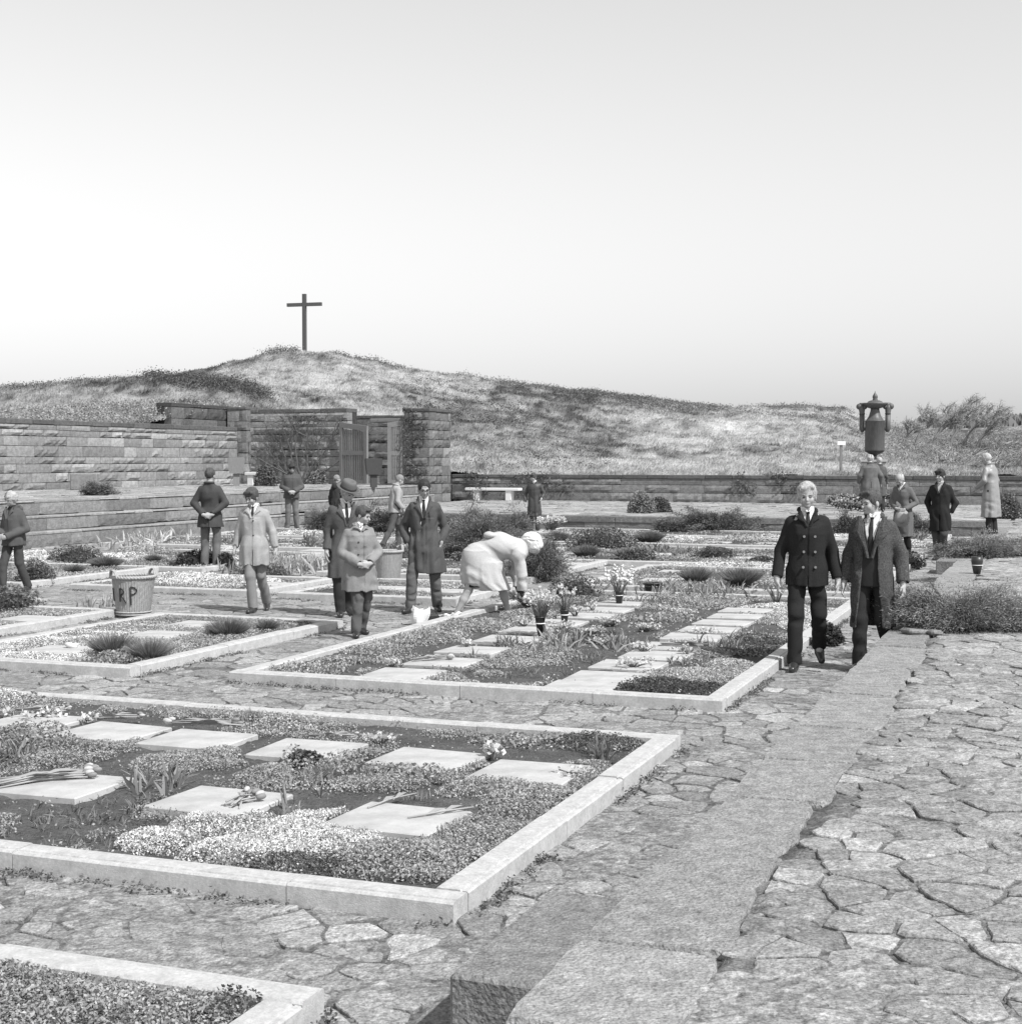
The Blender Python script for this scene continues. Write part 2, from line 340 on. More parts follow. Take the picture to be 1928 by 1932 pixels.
# ------------------------------------------------------------------ stonework from single blocks
def ashlar(name, o, du, L, z0, z1, courses, wrange, thick, tones, rough=.03, parent=None, gap=.008, coping=None, seed=1):
    """wall of blocks: o world origin, du unit dir, outward normal = (du.y,-du.x)"""
    rnd = random.Random(seed); b = MB(); nrm = Vector((du.y, -du.x, 0)); rot = Matrix(((du.x, -nrm.x, 0), (du.y, -nrm.y, 0), (0, 0, 1)))
    b.tone = .045
    b.box(o+du*(L/2)-nrm*(thick/2+.02)+Vector((0, 0, (z0+z1)/2)), (L-.02, thick-.04, z1-z0-.02), rot)
    zs = [z0]
    hs = courses[:]; tot = sum(hs)
    for h in hs: zs.append(zs[-1]+h*(z1-z0)/tot)
    for ci in range(len(hs)):
        x = -rnd.random()*.3
        while x < L:
            wd = rnd.uniform(*wrange)*(1.25 if hs[ci] > .3 else 1); a = max(x, 0); e = min(x+wd, L); x += wd
            if e-a < .08: continue
            p = rnd.uniform(-.4, 1)*rough; tn = rnd.choice(tones)*rnd.uniform(.85, 1.15)
            # rock faced block: subdivided front
            nx = max(2, int((e-a)/.14)); nz = 3 if hs[ci] > .22 else 2
            za, zb = zs[ci]+gap/2, zs[ci+1]-gap/2; b.tone = tn
            vs = []; fs = []
            split = rnd.random() < .45
            for iz in range(nz+1):
                for ix in range(nx+1):
                    u = a+gap/2+(e-a-gap)*ix/nx; z = za+(zb-za)*iz/nz
                    edge = ix in (0, nx) or iz in (0, nz)
                    q = p*.3+(0 if edge else rnd.uniform(.2, 1)*rough*(1.2 if split else .25))
                    if iz == 0: z += rnd.uniform(0, .02)*(1.6 if split else .4)
                    vs.append(o+du*u+nrm*q+Vector((0, 0, z)))
            W1 = nx+1
            for iz in range(nz):
                for ix in range(nx): fs.append((iz*W1+ix, iz*W1+ix+1, (iz+1)*W1+ix+1, (iz+1)*W1+ix))
            k = len(vs); cor = [0, nx, (nz+1)*W1-1, nz*W1]
            for q in cor: vs.append(vs[q]-nrm*(thick*.5+p*.3))
            rim = [list(range(0, nx+1)), [i*W1+nx for i in range(nz+1)], list(range((nz+1)*W1-1, nz*W1-1, -1)), [i*W1 for i in range(nz, -1, -1)]]
            for r_i, rr in enumerate(rim): fs.append(tuple(reversed(rr))+(k+r_i, k+(r_i+1) % 4))
            b._add(vs, fs)
    if coping:
        ch, cp, ct = coping; x = 0
        while x < L:
            wd = min(rnd.uniform(.7, 1.5), L-x); b.tone = ct*rnd.uniform(.8, 1.2)
            b.box(o+du*(x+wd/2)-nrm*(thick/2-.0)+Vector((0, 0, z1+ch/2+.003)), (wd-.012, thick+2*cp, ch+rnd.uniform(-.02, .02)), rot, bev=.015)
            x += wd
    return b.build(name, ASHLAR, parent, tones=True)
T_ = Vector((CA, -SA, 0)); S_ = Vector((SA, CA, 0))
def wthing(name, label, cat, s, t, z=0):
    return empty(name, W(s, t, z), 0, label, cat)
def wall(name, label, s, t, du, L, z0, z1, courses, wr, th, tones, rough, coping=None, seed=1, cat='wall'):
    o = ashlar(name, W(s, t), du, L, z0, z1, courses, wr, th, tones, rough, None, .010, coping, seed)
    return tag(o, label, cat)
lt = [.22, .24, .20, .25, .31, .20, .23, .26]
dk = [.16, .19, .15, .20, .17, .21]
# terrace edging, coping and steps of the sunken garden
c = MB(); rnd = random.Random(5); x = 1.5
def coping_run(s0, s1, t0, t1, z, along, tone, hgt=.16, wr=(.9, 2.0), seed=1):
    rnd = random.Random(seed); c = MB(); x = s0 if along == 's' else t0; end = s1 if along == 's' else t1
    while x < end:
        wd = min(rnd.uniform(*wr), end-x); tn = tone*rnd.uniform(.82, 1.18); n = max(3, int(wd/.09)); dz = rnd.uniform(-.010, .006); jo = rnd.uniform(-.012, .012); ji = rnd.uniform(-.05, .05); sk = rnd.uniform(-.03, .03)
        a0, a1 = (t0, t1) if along == 's' else (s0, s1); o_ = []; in_ = []; w1 = 0; w2 = 0
        for k in range(n+1):
            q = k/n; p = x+.006+(wd-.012)*q; w1 = w1*.6+rnd.gauss(0, .004); w2 = w2*.6+rnd.gauss(0, .012); en = .012 if k in (0, n) else 0
            o_.append((p, a0+jo+w1+en)); in_.append((p+sk, a1+ji+w2-en*1.5))
        vs = []; rings = []
        for f_, zz in ((1.0, -hgt), (1.0, -.02), (.965, 0)):
            for (po, ao), (pi_, ai) in zip(o_, in_):
                m_ = (ao+ai)/2; pc = (po-x-wd/2)*(1 if f_ == 1 else 1-.02/wd)+x+wd/2; pd = (pi_-x-wd/2)*(1 if f_ == 1 else 1-.02/wd)+x+wd/2
                for P_, A_ in ((pc, m_+(ao-m_)*f_), (pd, m_+(ai-m_)*f_)): vs.append(W(P_, A_, z+zz+dz+rnd.uniform(-.002, .002)*(f_ < 1)) if along == 's' else W(A_, P_, z+zz+dz+rnd.uniform(-.002, .002)*(f_ < 1)))
        m = 2*(n+1); fs = []
        loop = [2*k for k in range(n+1)]+[2*k+1 for k in range(n, -1, -1)]
        for r_ in (0, 1):
            for k in range(m): p, q = loop[k], loop[(k+1) % m]; fs.append((r_*m+p, r_*m+q, (r_+1)*m+q, (r_+1)*m+p))
        for k in range(n): fs.append((2*m+2*k, 2*m+2*k+1, 2*m+2*k+3, 2*m+2*k+2))
        if along == 's': fs = [tuple(reversed(f_)) for f_ in fs]
        c.tone = tn; c._add(vs, fs); x += wd
    return c
def obj_struct(mb, name): return tag(mb.build(name, MATS['coping_stone'], None, tones=True), kind='structure')
mat('coping_stone', 1.0, .9, attr=True, nscale=14, namp=.42, bump=.9, bscale=55, n2=.5, n2s=90)
c1 = coping_run(1.6, SB+.36, TE, TE+.46, ZT+.004, 's', .25, wr=(.7, 1.5), seed=4)
o = c1.build('terrace_coping', MATS['coping_stone'], None, tones=True); tag(o, kind='structure')
o = coping_run(SB, SB+.42, TL, TE-.01, ZT+.006, 't', .17, seed=5).build('terrace_coping', MATS['coping_stone'], None, tones=True); tag(o, kind='structure')
wall('retaining_wall', 'low mossy stone retaining wall edging the raised terrace beside the right path', SB, TE+.03, -S_, SB-1.6, -.05, ZT-.158, [.2], (.6, 1.3), .3, dk, .02, seed=3)
wall('retaining_wall', 'low stone retaining wall closing the far end of the sunken garden, spreading junipers before it', SB+.03, TL, T_, TE-TL-.02, -.05, ZT-.158, [.24], (.8, 1.6), .3, dk, .02, seed=6)
for i, (zz, tt) in enumerate(((.333, TL), (.666, TL-.42), (1.0, TL-.84))):
    o = wall('stone_step', ['lowest of the three long stone steps on the left', 'middle one of the three long stone steps on the left', 'topmost of the three long stone steps on the left, edging the plateau'][i],
         15.0, tt, S_, 34.0 if i else SB-15.0+.3, zz-.333-.02*(i == 0), zz-.06, [.27], (.9, 2.0), .34, [v*.82 for v in lt], .018, coping=(.055, .012, .27), seed=40+i, cat='step')
# walls round the garden
wall('stone_wall', 'long high wall of pale and grey split sandstone blocks at the left', 14.0, -29.4, S_, 34.6, .98, 3.02, [.24, .3, .28, .22, .34, .3, .2, .16], (.45, 1.3), .7, lt, .05, coping=(.16, .03, .10), seed=20)
GS = 49.0
def t_at(u, s=GS):   # t where sight column u crosses garden line s
    k = (u-964)/FPX   # x = k*y
    # x = s*SA+t*CA ; y = s*CA-t*SA
    return (k*s*CA-s*SA)/(CA+k*SA)
tg0, tg1, tp0, tp1 = t_at(650), t_at(768), t_at(768), t_at(860)
tw = t_at(461)
wall('stone_wall', 'tall wall of dark rough blocks with a bare climber, left of the wooden gate', GS-.02, tw-.55, T_, tg0-tw+.55+.15, .98, 3.72, [.22, .26, .2, .3, .24, .3, .24, .26, .2, .3], (.5, 1.2), .8, [v*1.0 for v in lt], .05, coping=(.14, .03, .11), seed=22)
wall('stone_pillar', 'stone pillar where the long left wall meets the taller gate wall', GS-.35, tw-.52, T_, .85, .98, 3.84, [.26, .3, .28, .3, .3, .26, .3], (.5, .9), .7, [v*.8 for v in lt], .04, coping=(.12, .03, .09), seed=23, cat='pillar')
wall('stone_wall', 'raised stretch of dark wall standing up behind the end of the long left wall', 45.0, -29.95, S_, 4.1, 2.6, 3.86, [.3, .3, .3], (.6, 1.2), .6, [.09, .11, .08], .05, coping=(.14, .03, .07), seed=24)
PF = t_at(815)-tp0; PSD = 2.0
pe = empty('stone_pillar', W(GS-.3, tp0, .36), 0, 'broad square pillar of rough stone, overgrown by ivy, right of the gate', 'pillar')
cr = [.26, .3, .24, .3, .26, .3, .24, .28, .3, .26]
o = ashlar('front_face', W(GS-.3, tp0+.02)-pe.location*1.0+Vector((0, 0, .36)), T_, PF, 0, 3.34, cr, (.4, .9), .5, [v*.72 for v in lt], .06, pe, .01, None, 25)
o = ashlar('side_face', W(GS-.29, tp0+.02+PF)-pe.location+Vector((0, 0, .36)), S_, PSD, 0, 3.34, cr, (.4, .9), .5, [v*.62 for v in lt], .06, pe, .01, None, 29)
m = MB(); m.tone = .09; rotg = Matrix(((CA, SA, 0), (-SA, CA, 0), (0, 0, 1))); m.box(W(GS-.3+PSD/2, tp0+PF/2+.02, 3.76)-pe.location, (PF+.1, PSD+.1, .13), rotg, bev=.02); m.build('cap_stone', ASHLAR, pe, tones=True)
tp1 = tp0+PF
wall('stone_wall', 'dark rough wall seen through the open gate, behind the two leaves', GS+2.6, tg0-1.4, T_, tg1-tg0+1.6, .98, 3.55, [.3]*8, (.4, .9), .5, [v*.75 for v in lt], .04, coping=(.12, .03, .1), seed=26)
wall('stone_wall', 'low dark stone wall at the foot of the dune behind the terrace', 52.3, tp1-.6, T_, 42, ZT-.02, ZT+.85, [.3, .26, .2], (.6, 1.7), .5, [.18, .22, .20, .16, .24], .04, coping=(.14, .04, .10), seed=27)
# step blocks let into the terrace edge
def stepblock(s0, s1, label):
    rot = Matrix(((CA, SA, 0), (-SA, CA, 0), (0, 0, 1))); e = empty('step_block', W(s0, TE-.22), 0, label, 'step')
    m = MB(); m.tone = .2; m.box(W((s0+s1)/2, TE-.226, .105)-e.location, (.44, s1-s0, .25), rot, bev=.015)
    o = m.build('step_stone', MATS['coping_stone'], e, tones=True); return o
stepblock(4.35, 5.35, 'large weathered step stone against the terrace edge at the bottom of the photo')
stepblock(25.35, 26.3, 'step stone against the terrace edge beside the boy in the black coat')
# ------------------------------------------------------------------ grave beds
KW = .155; KH = .095
BEDS = {}
def bed(key, s0, s1, t0, t1, label):
    e = empty('grave_bed', W(s0, t0), -GA, label, 'grave bed'); e['group'] = 'kerbed grave beds'
    rnd = random.Random(hash(key) % 99 if False else sum(map(ord, key)))
    w_, l_ = t1-t0, s1-s0
    def run(x0, y0, x1, y1, out):
        """kerb prism between points of the outer line, mitred ends butted"""
        m = MB(); d = Vector((x1-x0, y1-y0, 0)); L = d.length; d.normalize(); nin = Vector((-d.y, d.x, 0))
        x = 0
        while x < L-.01:
            wd = min(rnd.uniform(1.0, 1.5), L-x)
            if L-x-wd < .3: wd = L-x
            a = Vector((x0, y0, 0))+d*(x+.0025); bb = Vector((x0, y0, 0))+d*(x+wd-.0025); j = rnd.uniform(-.004, .004)
            prof = [(0, -.06), (.0, KH-.012), (.008, KH-.004), (.026, KH-.003), (.030, KH-.008), (.036, KH-.008), (.040, KH), (KW-.01, KH), (KW, KH-.01), (KW, -.06)]
            n = len(prof); vs = [a+nin*p[0]+Vector((0, 0, p[1]+j)) for p in prof]+[bb+nin*p[0]+Vector((0, 0, p[1]+j)) for p in prof]
            fs = [tuple(range(n)), tuple(range(2*n-1, n-1, -1))]+[(i, n+i, n+(i+1) % n, (i+1) % n) for i in range(n)]
            m._add(vs, fs); x += wd
        m.build('kerb', KERB, e)
    run(0, 0, w_, 0, 0); run(w_, KW+.002, w_, l_-KW-.002, 0); run(w_, l_, 0, l_, 0); run(0, l_-KW-.002, 0, KW+.002, 0)
    # soil
    a0, a1, b0, b1 = s0+KW-.01, s1-KW+.01, t0+KW-.01, t1-KW+.01
    dg = .035 if s0 < 12 else .09
    s, t = np.meshgrid(np.linspace(a0, a1, int((a1-a0)/dg)+2), np.linspace(b0, b1, int((b1-b0)/dg)+2), indexing='ij')
    z = .045+.04*(fbm(s*3, t*3, 4, 77)-.5)+.02*(vn(s*22, t*22, 5)-.5)
    X, Y = WA(s, t); tag(gridmesh('soil', X, Y, z, SOIL), kind='structure')
    BEDS[key] = (s0+KW, s1-KW, t0+KW, t1-KW)
BL = [('Z', 1.2, 4.42, -7.5, -2.34, 'kerbed grave bed cut by the bottom left corner, full of ground cover'),
 ('A', 5.48, 9.38, -9.6, -2.30, 'wide kerbed grave bed in the left foreground with two rows of slabs'),
 ('B', 10.85, 19.6, -6.66, -2.34, 'long kerbed grave bed in the middle, beside the blond boy'),
 ('C', 10.75, 14.85, -10.05, -7.60, 'kerbed grave bed with fluffy grass tufts, in front of the left basket'),
 ('D', 11.2, 14.98, -14.2, -10.72, 'kerbed grave bed at the left edge, left of the wicker basket'),
 ('E', 17.60, 21.3, -18.2, -14.35, 'kerbed grave bed behind the boy at the left edge'),
 ('F', 17.75, 20.2, -13.6, -10.42, 'kerbed grave bed of white blossoms behind the left basket'),
 ('G', 17.60, 20.35, -10.02, -7.35, 'small kerbed grave bed behind the man in the hat'),
 ('N', 21.2, 25.6, -11.35, -7.6, 'kerbed grave bed behind the man with glasses'),
 ('H', 21.16, 25.6, -17.2, -13.5, 'kerbed grave bed at the feet of the man with hands behind his back'),
 ('K', 20.3, 24.6, -6.66, -2.34, 'kerbed grave bed with grass tufts behind the tulips'),
 ('I', 25.35, 30.0, -8.9, -2.34, 'wide kerbed grave bed with heather, behind the bending woman'),
 ('J', 30.95, 33.9, -11.2, -2.34, 'wide kerbed grave bed with long pale kerb, in front of the back bed'),
 ('L', 34.5, 37.3, -12.5, -2.34, 'rearmost kerbed grave bed under the far retaining wall'),
 ('O', 26.9, 30.0, -19.8, -14.2, 'kerbed grave bed under the stone steps at the left'),
 ('Q', 31.0, 34.4, -19.8, -13.6, 'kerbed grave bed by the hooded boy, under the stone steps'),
 ('R', 26.6, 30.2, -13.2, -9.6, 'kerbed grave bed of junipers behind the boy in the light jacket')]
for a in BL: bed(*a)
lay_paving()
# ------------------------------------------------------------------ slabs
SLOT = []
def slab(u, v, label, wd=.60, dp=.56, z=.095):
    p = G(u, v, z); o = MB(); o.box((0, 0, 0), (wd, dp, .09), None, bev=.006)
    m = o.build('grave_slab', SLAB); m.location = (p.x, p.y, z-.064); m.rotation_euler = (random.uniform(-.012, .012), random.uniform(-.012, .012), -GA+random.uniform(-.03, .03))
    tag(m, label, 'grave slab', 'flat grave slabs'); SLOT.append((p.x, p.y, wd, dp)); return m
NTH = ['first', 'second', 'third', 'fourth', 'fifth', 'sixth', 'seventh', 'eighth', 'ninth', 'tenth']
slab(117, 1473, 'pale grave slab with a bunch of tulips lying on it, at the left edge')
slab(414, 1503, 'pale grave slab bordered by white blossoms, in the middle of the nearest row')
slab(750, 1536, 'pale grave slab with two single stems on it, rightmost of the nearest row')
for i, (u, v) in enumerate([(62, 1356), (210, 1374), (373, 1388), (581, 1407), (808, 1425), (1000, 1449)]):
    slab(u, v, NTH[i]+' grave slab from the left in the farther row of the foreground bed')
for i, (u, v) in enumerate([(760, 1266), (836, 1244), (893, 1222), (960, 1202), (1005, 1185), (1050, 1171), (1108, 1158), (1142, 1147), (1170, 1135), (1200, 1125)]):
    slab(u, v, NTH[i]+' grave slab from the front in the left row of the middle bed')
for i, (u, v) in enumerate([(1098, 1291), (1141, 1272), (1186, 1250), (1238, 1232), (1271, 1215), (1308, 1198), (1338, 1184), (1364, 1171), (1389, 1159), (1408, 1148)]):
    slab(u, v, NTH[i]+' grave slab from the front in the right row of the middle bed')
FS = [(300, 1193, 'grave slab left of the grass tufts in the bed before the left basket'), (375, 1174, 'grave slab behind the grass tufts in the bed before the left basket'), (110, 1222, 'grave slab with shells lying on the pale mat at the left edge'),
 (515, 1099, 'grave slab at the right end of the white blossom bed'), (730, 1106, 'left slab in the small bed behind the boy in the duffle coat'), (785, 1109, 'slab between the legs of the man with glasses, in the small bed behind'), (857, 1112, 'right slab in the small bed left of the bending woman'),
 (780, 1074, 'slab just right of the second wicker basket'), (858, 1073, 'slab between the man with glasses and the bending woman'),
 (1247, 1091, 'pale slab left of the grass tufts behind the middle bed'), (1278, 1076, 'thin far slab above the left grass tuft behind the middle bed'),
 (1080, 1061, 'slab beside the dark bush right of the bending woman'), (1242, 1043, 'slab left of the heather cushion in the wide far bed'), (1412, 1050, 'slab right of the heather cushion in the wide far bed'),
 (1351, 1021, 'slab in the far bed in front of the big juniper'), (1455, 1023, 'slab in the far bed just left of the blond boy'),
 (222, 1053, 'slab left of the dark cushion, under the long stone steps'), (290, 1046, 'slab behind the dark cushion, under the long stone steps'), (60, 1163, 'slab in the bed left of the wicker basket'),
 (435, 1031, 'slab between the man in dark coat and the boy in light coat'), (545, 1024, 'slab in front of the hooded boy'), (600, 1036, 'slab left of the man in the hat, far bed')]
for u, v, l in FS: slab(u, v, l)
# ------------------------------------------------------------------ dunes
UU = [-500, 0, 60, 110, 160, 230, 300, 380, 450, 500, 540, 577, 640, 700, 760, 850, 940, 1000, 1100, 1200, 1300, 1400, 1500, 1590, 1640, 1700, 1760, 1820, 1880, 1928, 2400]
PROF = {
 44: [820, 812, 812, 812, 812, 812, 812, 812, 812]+[904]*22,
 50: [806, 806, 804, 802, 800, 800, 800, 800, 802, 830]+[899]*21,
 57: [785, 785, 783, 780, 775, 772, 770, 775, 785, 800, 815, 822, 830, 838, 850, 889, 899, 900, 900, 900, 900, 900, 900, 900, 900, 900, 900, 900, 900, 900, 900],
 68: [748, 745, 737, 729, 723, 715, 713, 723, 736, 756, 776, 788, 800, 808, 818, 838, 850, 858, 864, 866, 866, 864, 862, 864, 868, 872, 878, 884, 886, 886, 886],
 85: [780, 775, 768, 760, 752, 738, 725, 728, 730, 732, 736, 740, 745, 752, 762, 778, 794, 802, 814, 820, 822, 824, 826, 828, 834, 844, 856, 870, 872, 870, 870],
 108: [810, 800, 795, 785, 770, 746, 722, 705, 690, 677, 671, 672, 677, 687, 699, 715, 726, 733, 745, 758, 772, 786, 794, 802, 812, 824, 836, 846, 846, 840, 840],
 130: [830, 820, 815, 800, 790, 770, 745, 722, 705, 692, 688, 686, 690, 700, 712, 722, 734, 733, 741, 752, 764, 772, 772, 777, 796, 812, 822, 832, 830, 822, 820],
 190: [860, 850, 850, 850, 850, 840, 820, 800, 790, 780, 775, 775, 780, 790, 800, 810, 820, 820, 820, 820, 820, 820, 822, 822, 820, 812, 803, 804, 800, 798, 792],
 320: [866]*31, 900: [868]*31, 3000: [868.5]*31}
PD = sorted(PROF); PT = np.array([PROF[k] for k in PD], float)
def hill(x, y):
    u = 964+FPX*x/np.maximum(y, 1); d = np.clip(y, PD[0], PD[-1])
    ui = np.clip(np.searchsorted(UU, u)-1, 0, len(UU)-2); U = np.array(UU, float)
    fu = np.clip((u-U[ui])/(U[ui+1]-U[ui]), 0, 1); fu = fu*fu*(3-2*fu)*.5+fu*.5
    D_ = np.array(PD, float); di = np.clip(np.searchsorted(D_, d)-1, 0, len(D_)-2)
    fd = np.clip((d-D_[di])/(D_[di+1]-D_[di]), 0, 1); fd = fd*fd*(3-2*fd)
    za = CZ+(868-(PT[di, ui]*(1-fu)+PT[di, ui+1]*fu))/FPX*D_[di]
    zb = CZ+(868-(PT[di+1, ui]*(1-fu)+PT[di+1, ui+1]*fu))/FPX*D_[di+1]
    z = za*(1-fd)+zb*fd
    z = z+(fbm(x*.12, y*.12, 4, 90)-.5)*1.1*sstep(55, 75, y)+(fbm(x*.7, y*.7, 3, 95)-.5)*.35
    return z
def blob(u, v, cu, cv, ru, rv): return np.exp(-(((u-cu)/ru)**2+((v-cv)/rv)**2))
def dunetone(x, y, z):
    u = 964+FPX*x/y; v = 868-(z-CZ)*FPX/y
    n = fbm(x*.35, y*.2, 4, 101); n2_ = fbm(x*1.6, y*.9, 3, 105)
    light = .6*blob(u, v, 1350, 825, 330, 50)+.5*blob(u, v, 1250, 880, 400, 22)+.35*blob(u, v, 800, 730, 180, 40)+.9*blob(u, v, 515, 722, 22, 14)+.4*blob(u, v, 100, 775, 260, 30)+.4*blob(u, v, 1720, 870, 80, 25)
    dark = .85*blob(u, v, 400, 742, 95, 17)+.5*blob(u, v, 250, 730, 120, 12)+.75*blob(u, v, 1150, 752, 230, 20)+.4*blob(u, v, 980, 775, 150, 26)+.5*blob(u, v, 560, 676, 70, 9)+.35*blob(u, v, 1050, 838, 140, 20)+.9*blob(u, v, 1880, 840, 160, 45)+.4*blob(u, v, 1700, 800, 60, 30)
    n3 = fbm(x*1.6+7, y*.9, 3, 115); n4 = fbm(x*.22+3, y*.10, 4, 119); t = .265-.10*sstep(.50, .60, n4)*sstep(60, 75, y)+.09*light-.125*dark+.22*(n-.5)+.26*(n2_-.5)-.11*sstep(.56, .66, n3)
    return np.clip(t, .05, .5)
def behind(x, y):
    s, t = ST(x, y)
    return ((s > GS+.1) & (t < tp0) & ~((s < GS+3.1) & (t > tg0-1.6))) | (s > 52.65) | ((t < -30.0) & (s > 10))
ds = [38.]
while ds[-1] < 200: ds.append(ds[-1]*1.006)
while ds[-1] < 3200: ds.append(ds[-1]*1.05)
uu = np.linspace(-500, 2400, 620); d2, u2 = np.meshgrid(ds, uu, indexing='ij'); X = (u2-964)/FPX*d2; Y = d2
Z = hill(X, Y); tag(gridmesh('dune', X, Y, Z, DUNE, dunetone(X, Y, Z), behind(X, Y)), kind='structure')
def scatter_dune(n, u0, u1, d0, d1, pw=1.0):
    u = RNG.uniform(u0, u1, n); d = d0*(d1/d0)**(RNG.random(n)**pw); x = (u-964)/FPX*d; m = behind(x, d); x, d = x[m], d[m]
    return x, d, hill(x, d)
x, y, z = scatter_dune(330000, -60, 2000, 50, 135)
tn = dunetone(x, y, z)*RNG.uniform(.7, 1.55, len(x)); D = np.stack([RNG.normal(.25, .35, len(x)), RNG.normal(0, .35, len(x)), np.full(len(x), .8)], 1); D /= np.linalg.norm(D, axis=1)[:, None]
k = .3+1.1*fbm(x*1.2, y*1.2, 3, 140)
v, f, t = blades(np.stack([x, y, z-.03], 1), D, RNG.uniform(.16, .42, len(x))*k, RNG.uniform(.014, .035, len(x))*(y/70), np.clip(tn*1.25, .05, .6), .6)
tag(npmesh('dune_grass', v, f, LEAF, None, t), kind='stuff')
# low scrub on the crests
P = []; T = []; SZ = []
for u0, u1, d0, d1, n, sz, tone, hh in [(500, 560, 104, 109, 60, .12, .14, .6), (620, 760, 105, 110, 60, .12, .15, .4), (850, 1600, 104, 132, 700, .12, .15, .4), (960, 1350, 100, 128, 500, .12, .13, .35), (285, 500, 64, 74, 900, .09, .09, .5), (0, 300, 66, 70, 100, .09, .18, .25), (900, 1150, 60, 75, 60, .09, .08, .35), (780, 1000, 80, 100, 120, .12, .10, .5)]:
    x, y, z = scatter_dune(n, u0, u1, d0, d1)
    for a, b_, c_ in zip(x, y, z):
        r = random.uniform(.3, .9); m = int(26); q = RNG.normal(size=(m, 3))*[r*.5, r*.5, hh*.28]+[a, b_, c_+hh*.3]
        P.append(q); T.append(np.full(m, tone)*RNG.uniform(.6, 1.7, m)); SZ.append(np.full(m, sz))
v, f, t = leafquads(np.concatenate(P), np.concatenate(SZ), np.concatenate(T)); tag(npmesh('dune_scrub', v, f, LEAF, None, t), kind='stuff')
# grey sallow bushes spilling over the left wall
x, y, z = scatter_dune(5000, -60, 455, 46, 58); P = np.stack([x, y, z], 1); P = np.repeat(P, 6, 0)+RNG.normal(size=(len(P)*6, 3))*[.14, .14, .12]+[0, 0, .14]
v, f, t = leafquads(P, RNG.uniform(.05, .11, len(P)), .30*RNG.uniform(.5, 1.5, len(P))); tag(npmesh('wall_top_scrub', v, f, LEAF, None, t), kind='stuff')
x, y, z = scatter_dune(4200, 1655, 2050, 66, 125); P = np.stack([x, y, z], 1)
# thicket at the right and far wood
P2 = np.repeat(P, 14, 0); D = np.stack([RNG.normal(.3, .9, len(P2)), RNG.normal(0, .6, len(P2)), np.full(len(P2), .6)], 1); D /= np.linalg.norm(D, axis=1)[:, None]
uu_ = 964+FPX*P2[:, 0]/P2[:, 1]; hh = sstep(1655, 1850, uu_)*.3+.22
v, f, t = blades(P2+RNG.normal(size=P2.shape)*[.6, .5, .25], D, hh*RNG.uniform(.4, 1.1, len(P2)), .03, .24*RNG.uniform(.3, 1.9, len(P2)), .2)
tag(npmesh('thicket', v, f, LEAF, None, t), kind='stuff')
n = 5000; u = RNG.uniform(1730, 2200, n); d = RNG.uniform(165, 215, n); x = (u-964)/FPX*d; z = hill(x, d); P = np.stack([x, d, z], 1); D = np.stack([RNG.normal(0, .12, n), RNG.normal(0, .1, n), np.ones(n)], 1)
v, f, t = blades(P, D, RNG.uniform(.4, 1.3, n), RNG.uniform(.5, .9, n), .20*RNG.uniform(.6, 1.5, n), 0); tag(npmesh('far_wood', v, f, LEAF, None, t), kind='stuff')
# wind-bent bare trees
def bare_tree(u, vtop, d, lean, label):
    x = (u-964)/FPX*d; z0 = float(hill(np.array([x]), np.array([float(d)]))[0]); H = CZ+(868-vtop)/FPX*d-z0
    e = empty('windswept_tree', (x, d, z0), 0, label, 'tree'); e['group'] = 'windswept bare trees on the dune'
    tr = MB(); tw = []; lv = []
    trp = [Vector((0, 0, -.2)), Vector((lean*.15*H, 0, H*.3)), Vector((lean*.35*H, 0, H*.55))]; tr.tube(trp, [.13, .10, .07], 6)
    def grow(p, dr, L, r, k):
        q = p+dr*L; q2 = (p+q)/2+Vector((random.gauss(0, .06), random.gauss(0, .06), .05))*L
        tr.tube([p, q2, q], [r, r*.8, r*.55], 4)
        if k == 0:
            for _ in range(34):
                dd = (dr*.6+Vector((random.gauss(lean*.35, .8), random.gauss(0, .7), random.gauss(.1, .7)))).normalized(); s_ = p+(q-p)*random.random(); tw.append((s_, dd, random.uniform(.35, .9)))
            return
        for _ in range(4 if k > 1 else 3):
            dd = (dr+Vector((random.gauss(lean*.25, .6), random.gauss(0, .45), random.gauss(.1, .3)))).normalized(); grow(p+(q-p)*random.uniform(.45, 1), dd, L*random.uniform(.65, .95), r*.6, k-1)
    for i in range(5):
        dd = Vector((random.gauss(lean*.6, .35), random.gauss(0, .4), random.uniform(.5, 1.1))).normalized(); grow(trp[1]+(trp[2]-trp[1])*random.random(), dd, H*.3, .05, 2)
    tr.build('trunk', mat('pale_bark', .2, .9), e)
    P = np.array([list(a) for a, b, c in tw]); D = np.array([list(b) for a, b, c in tw]); L = np.array([c for a, b, c in tw])
    v, f, t = blades(P, D, L*H*.13, .016, .42*RNG.uniform(.5, 1.5, len(P)), .1); npmesh('crown', v, f, LEAF, e, t)
for a in [(1722, 762, 92, .8, 'leftmost low windswept bare tree right of the urn'), (1752, 758, 95, .8, 'second windswept bare tree, leaning right, on the dune skyline'), (1783, 756, 96, .8, 'middle bare tree of the windswept group on the skyline'),
          (1812, 758, 98, .9, 'fourth bare tree of the skyline group, leaning far right'), (1835, 764, 96, .9, 'rightmost bare windswept tree on the skyline'), (1700, 790, 90, .7, 'low bare bush tree just right of the urn handle')]: bare_tree(*a)
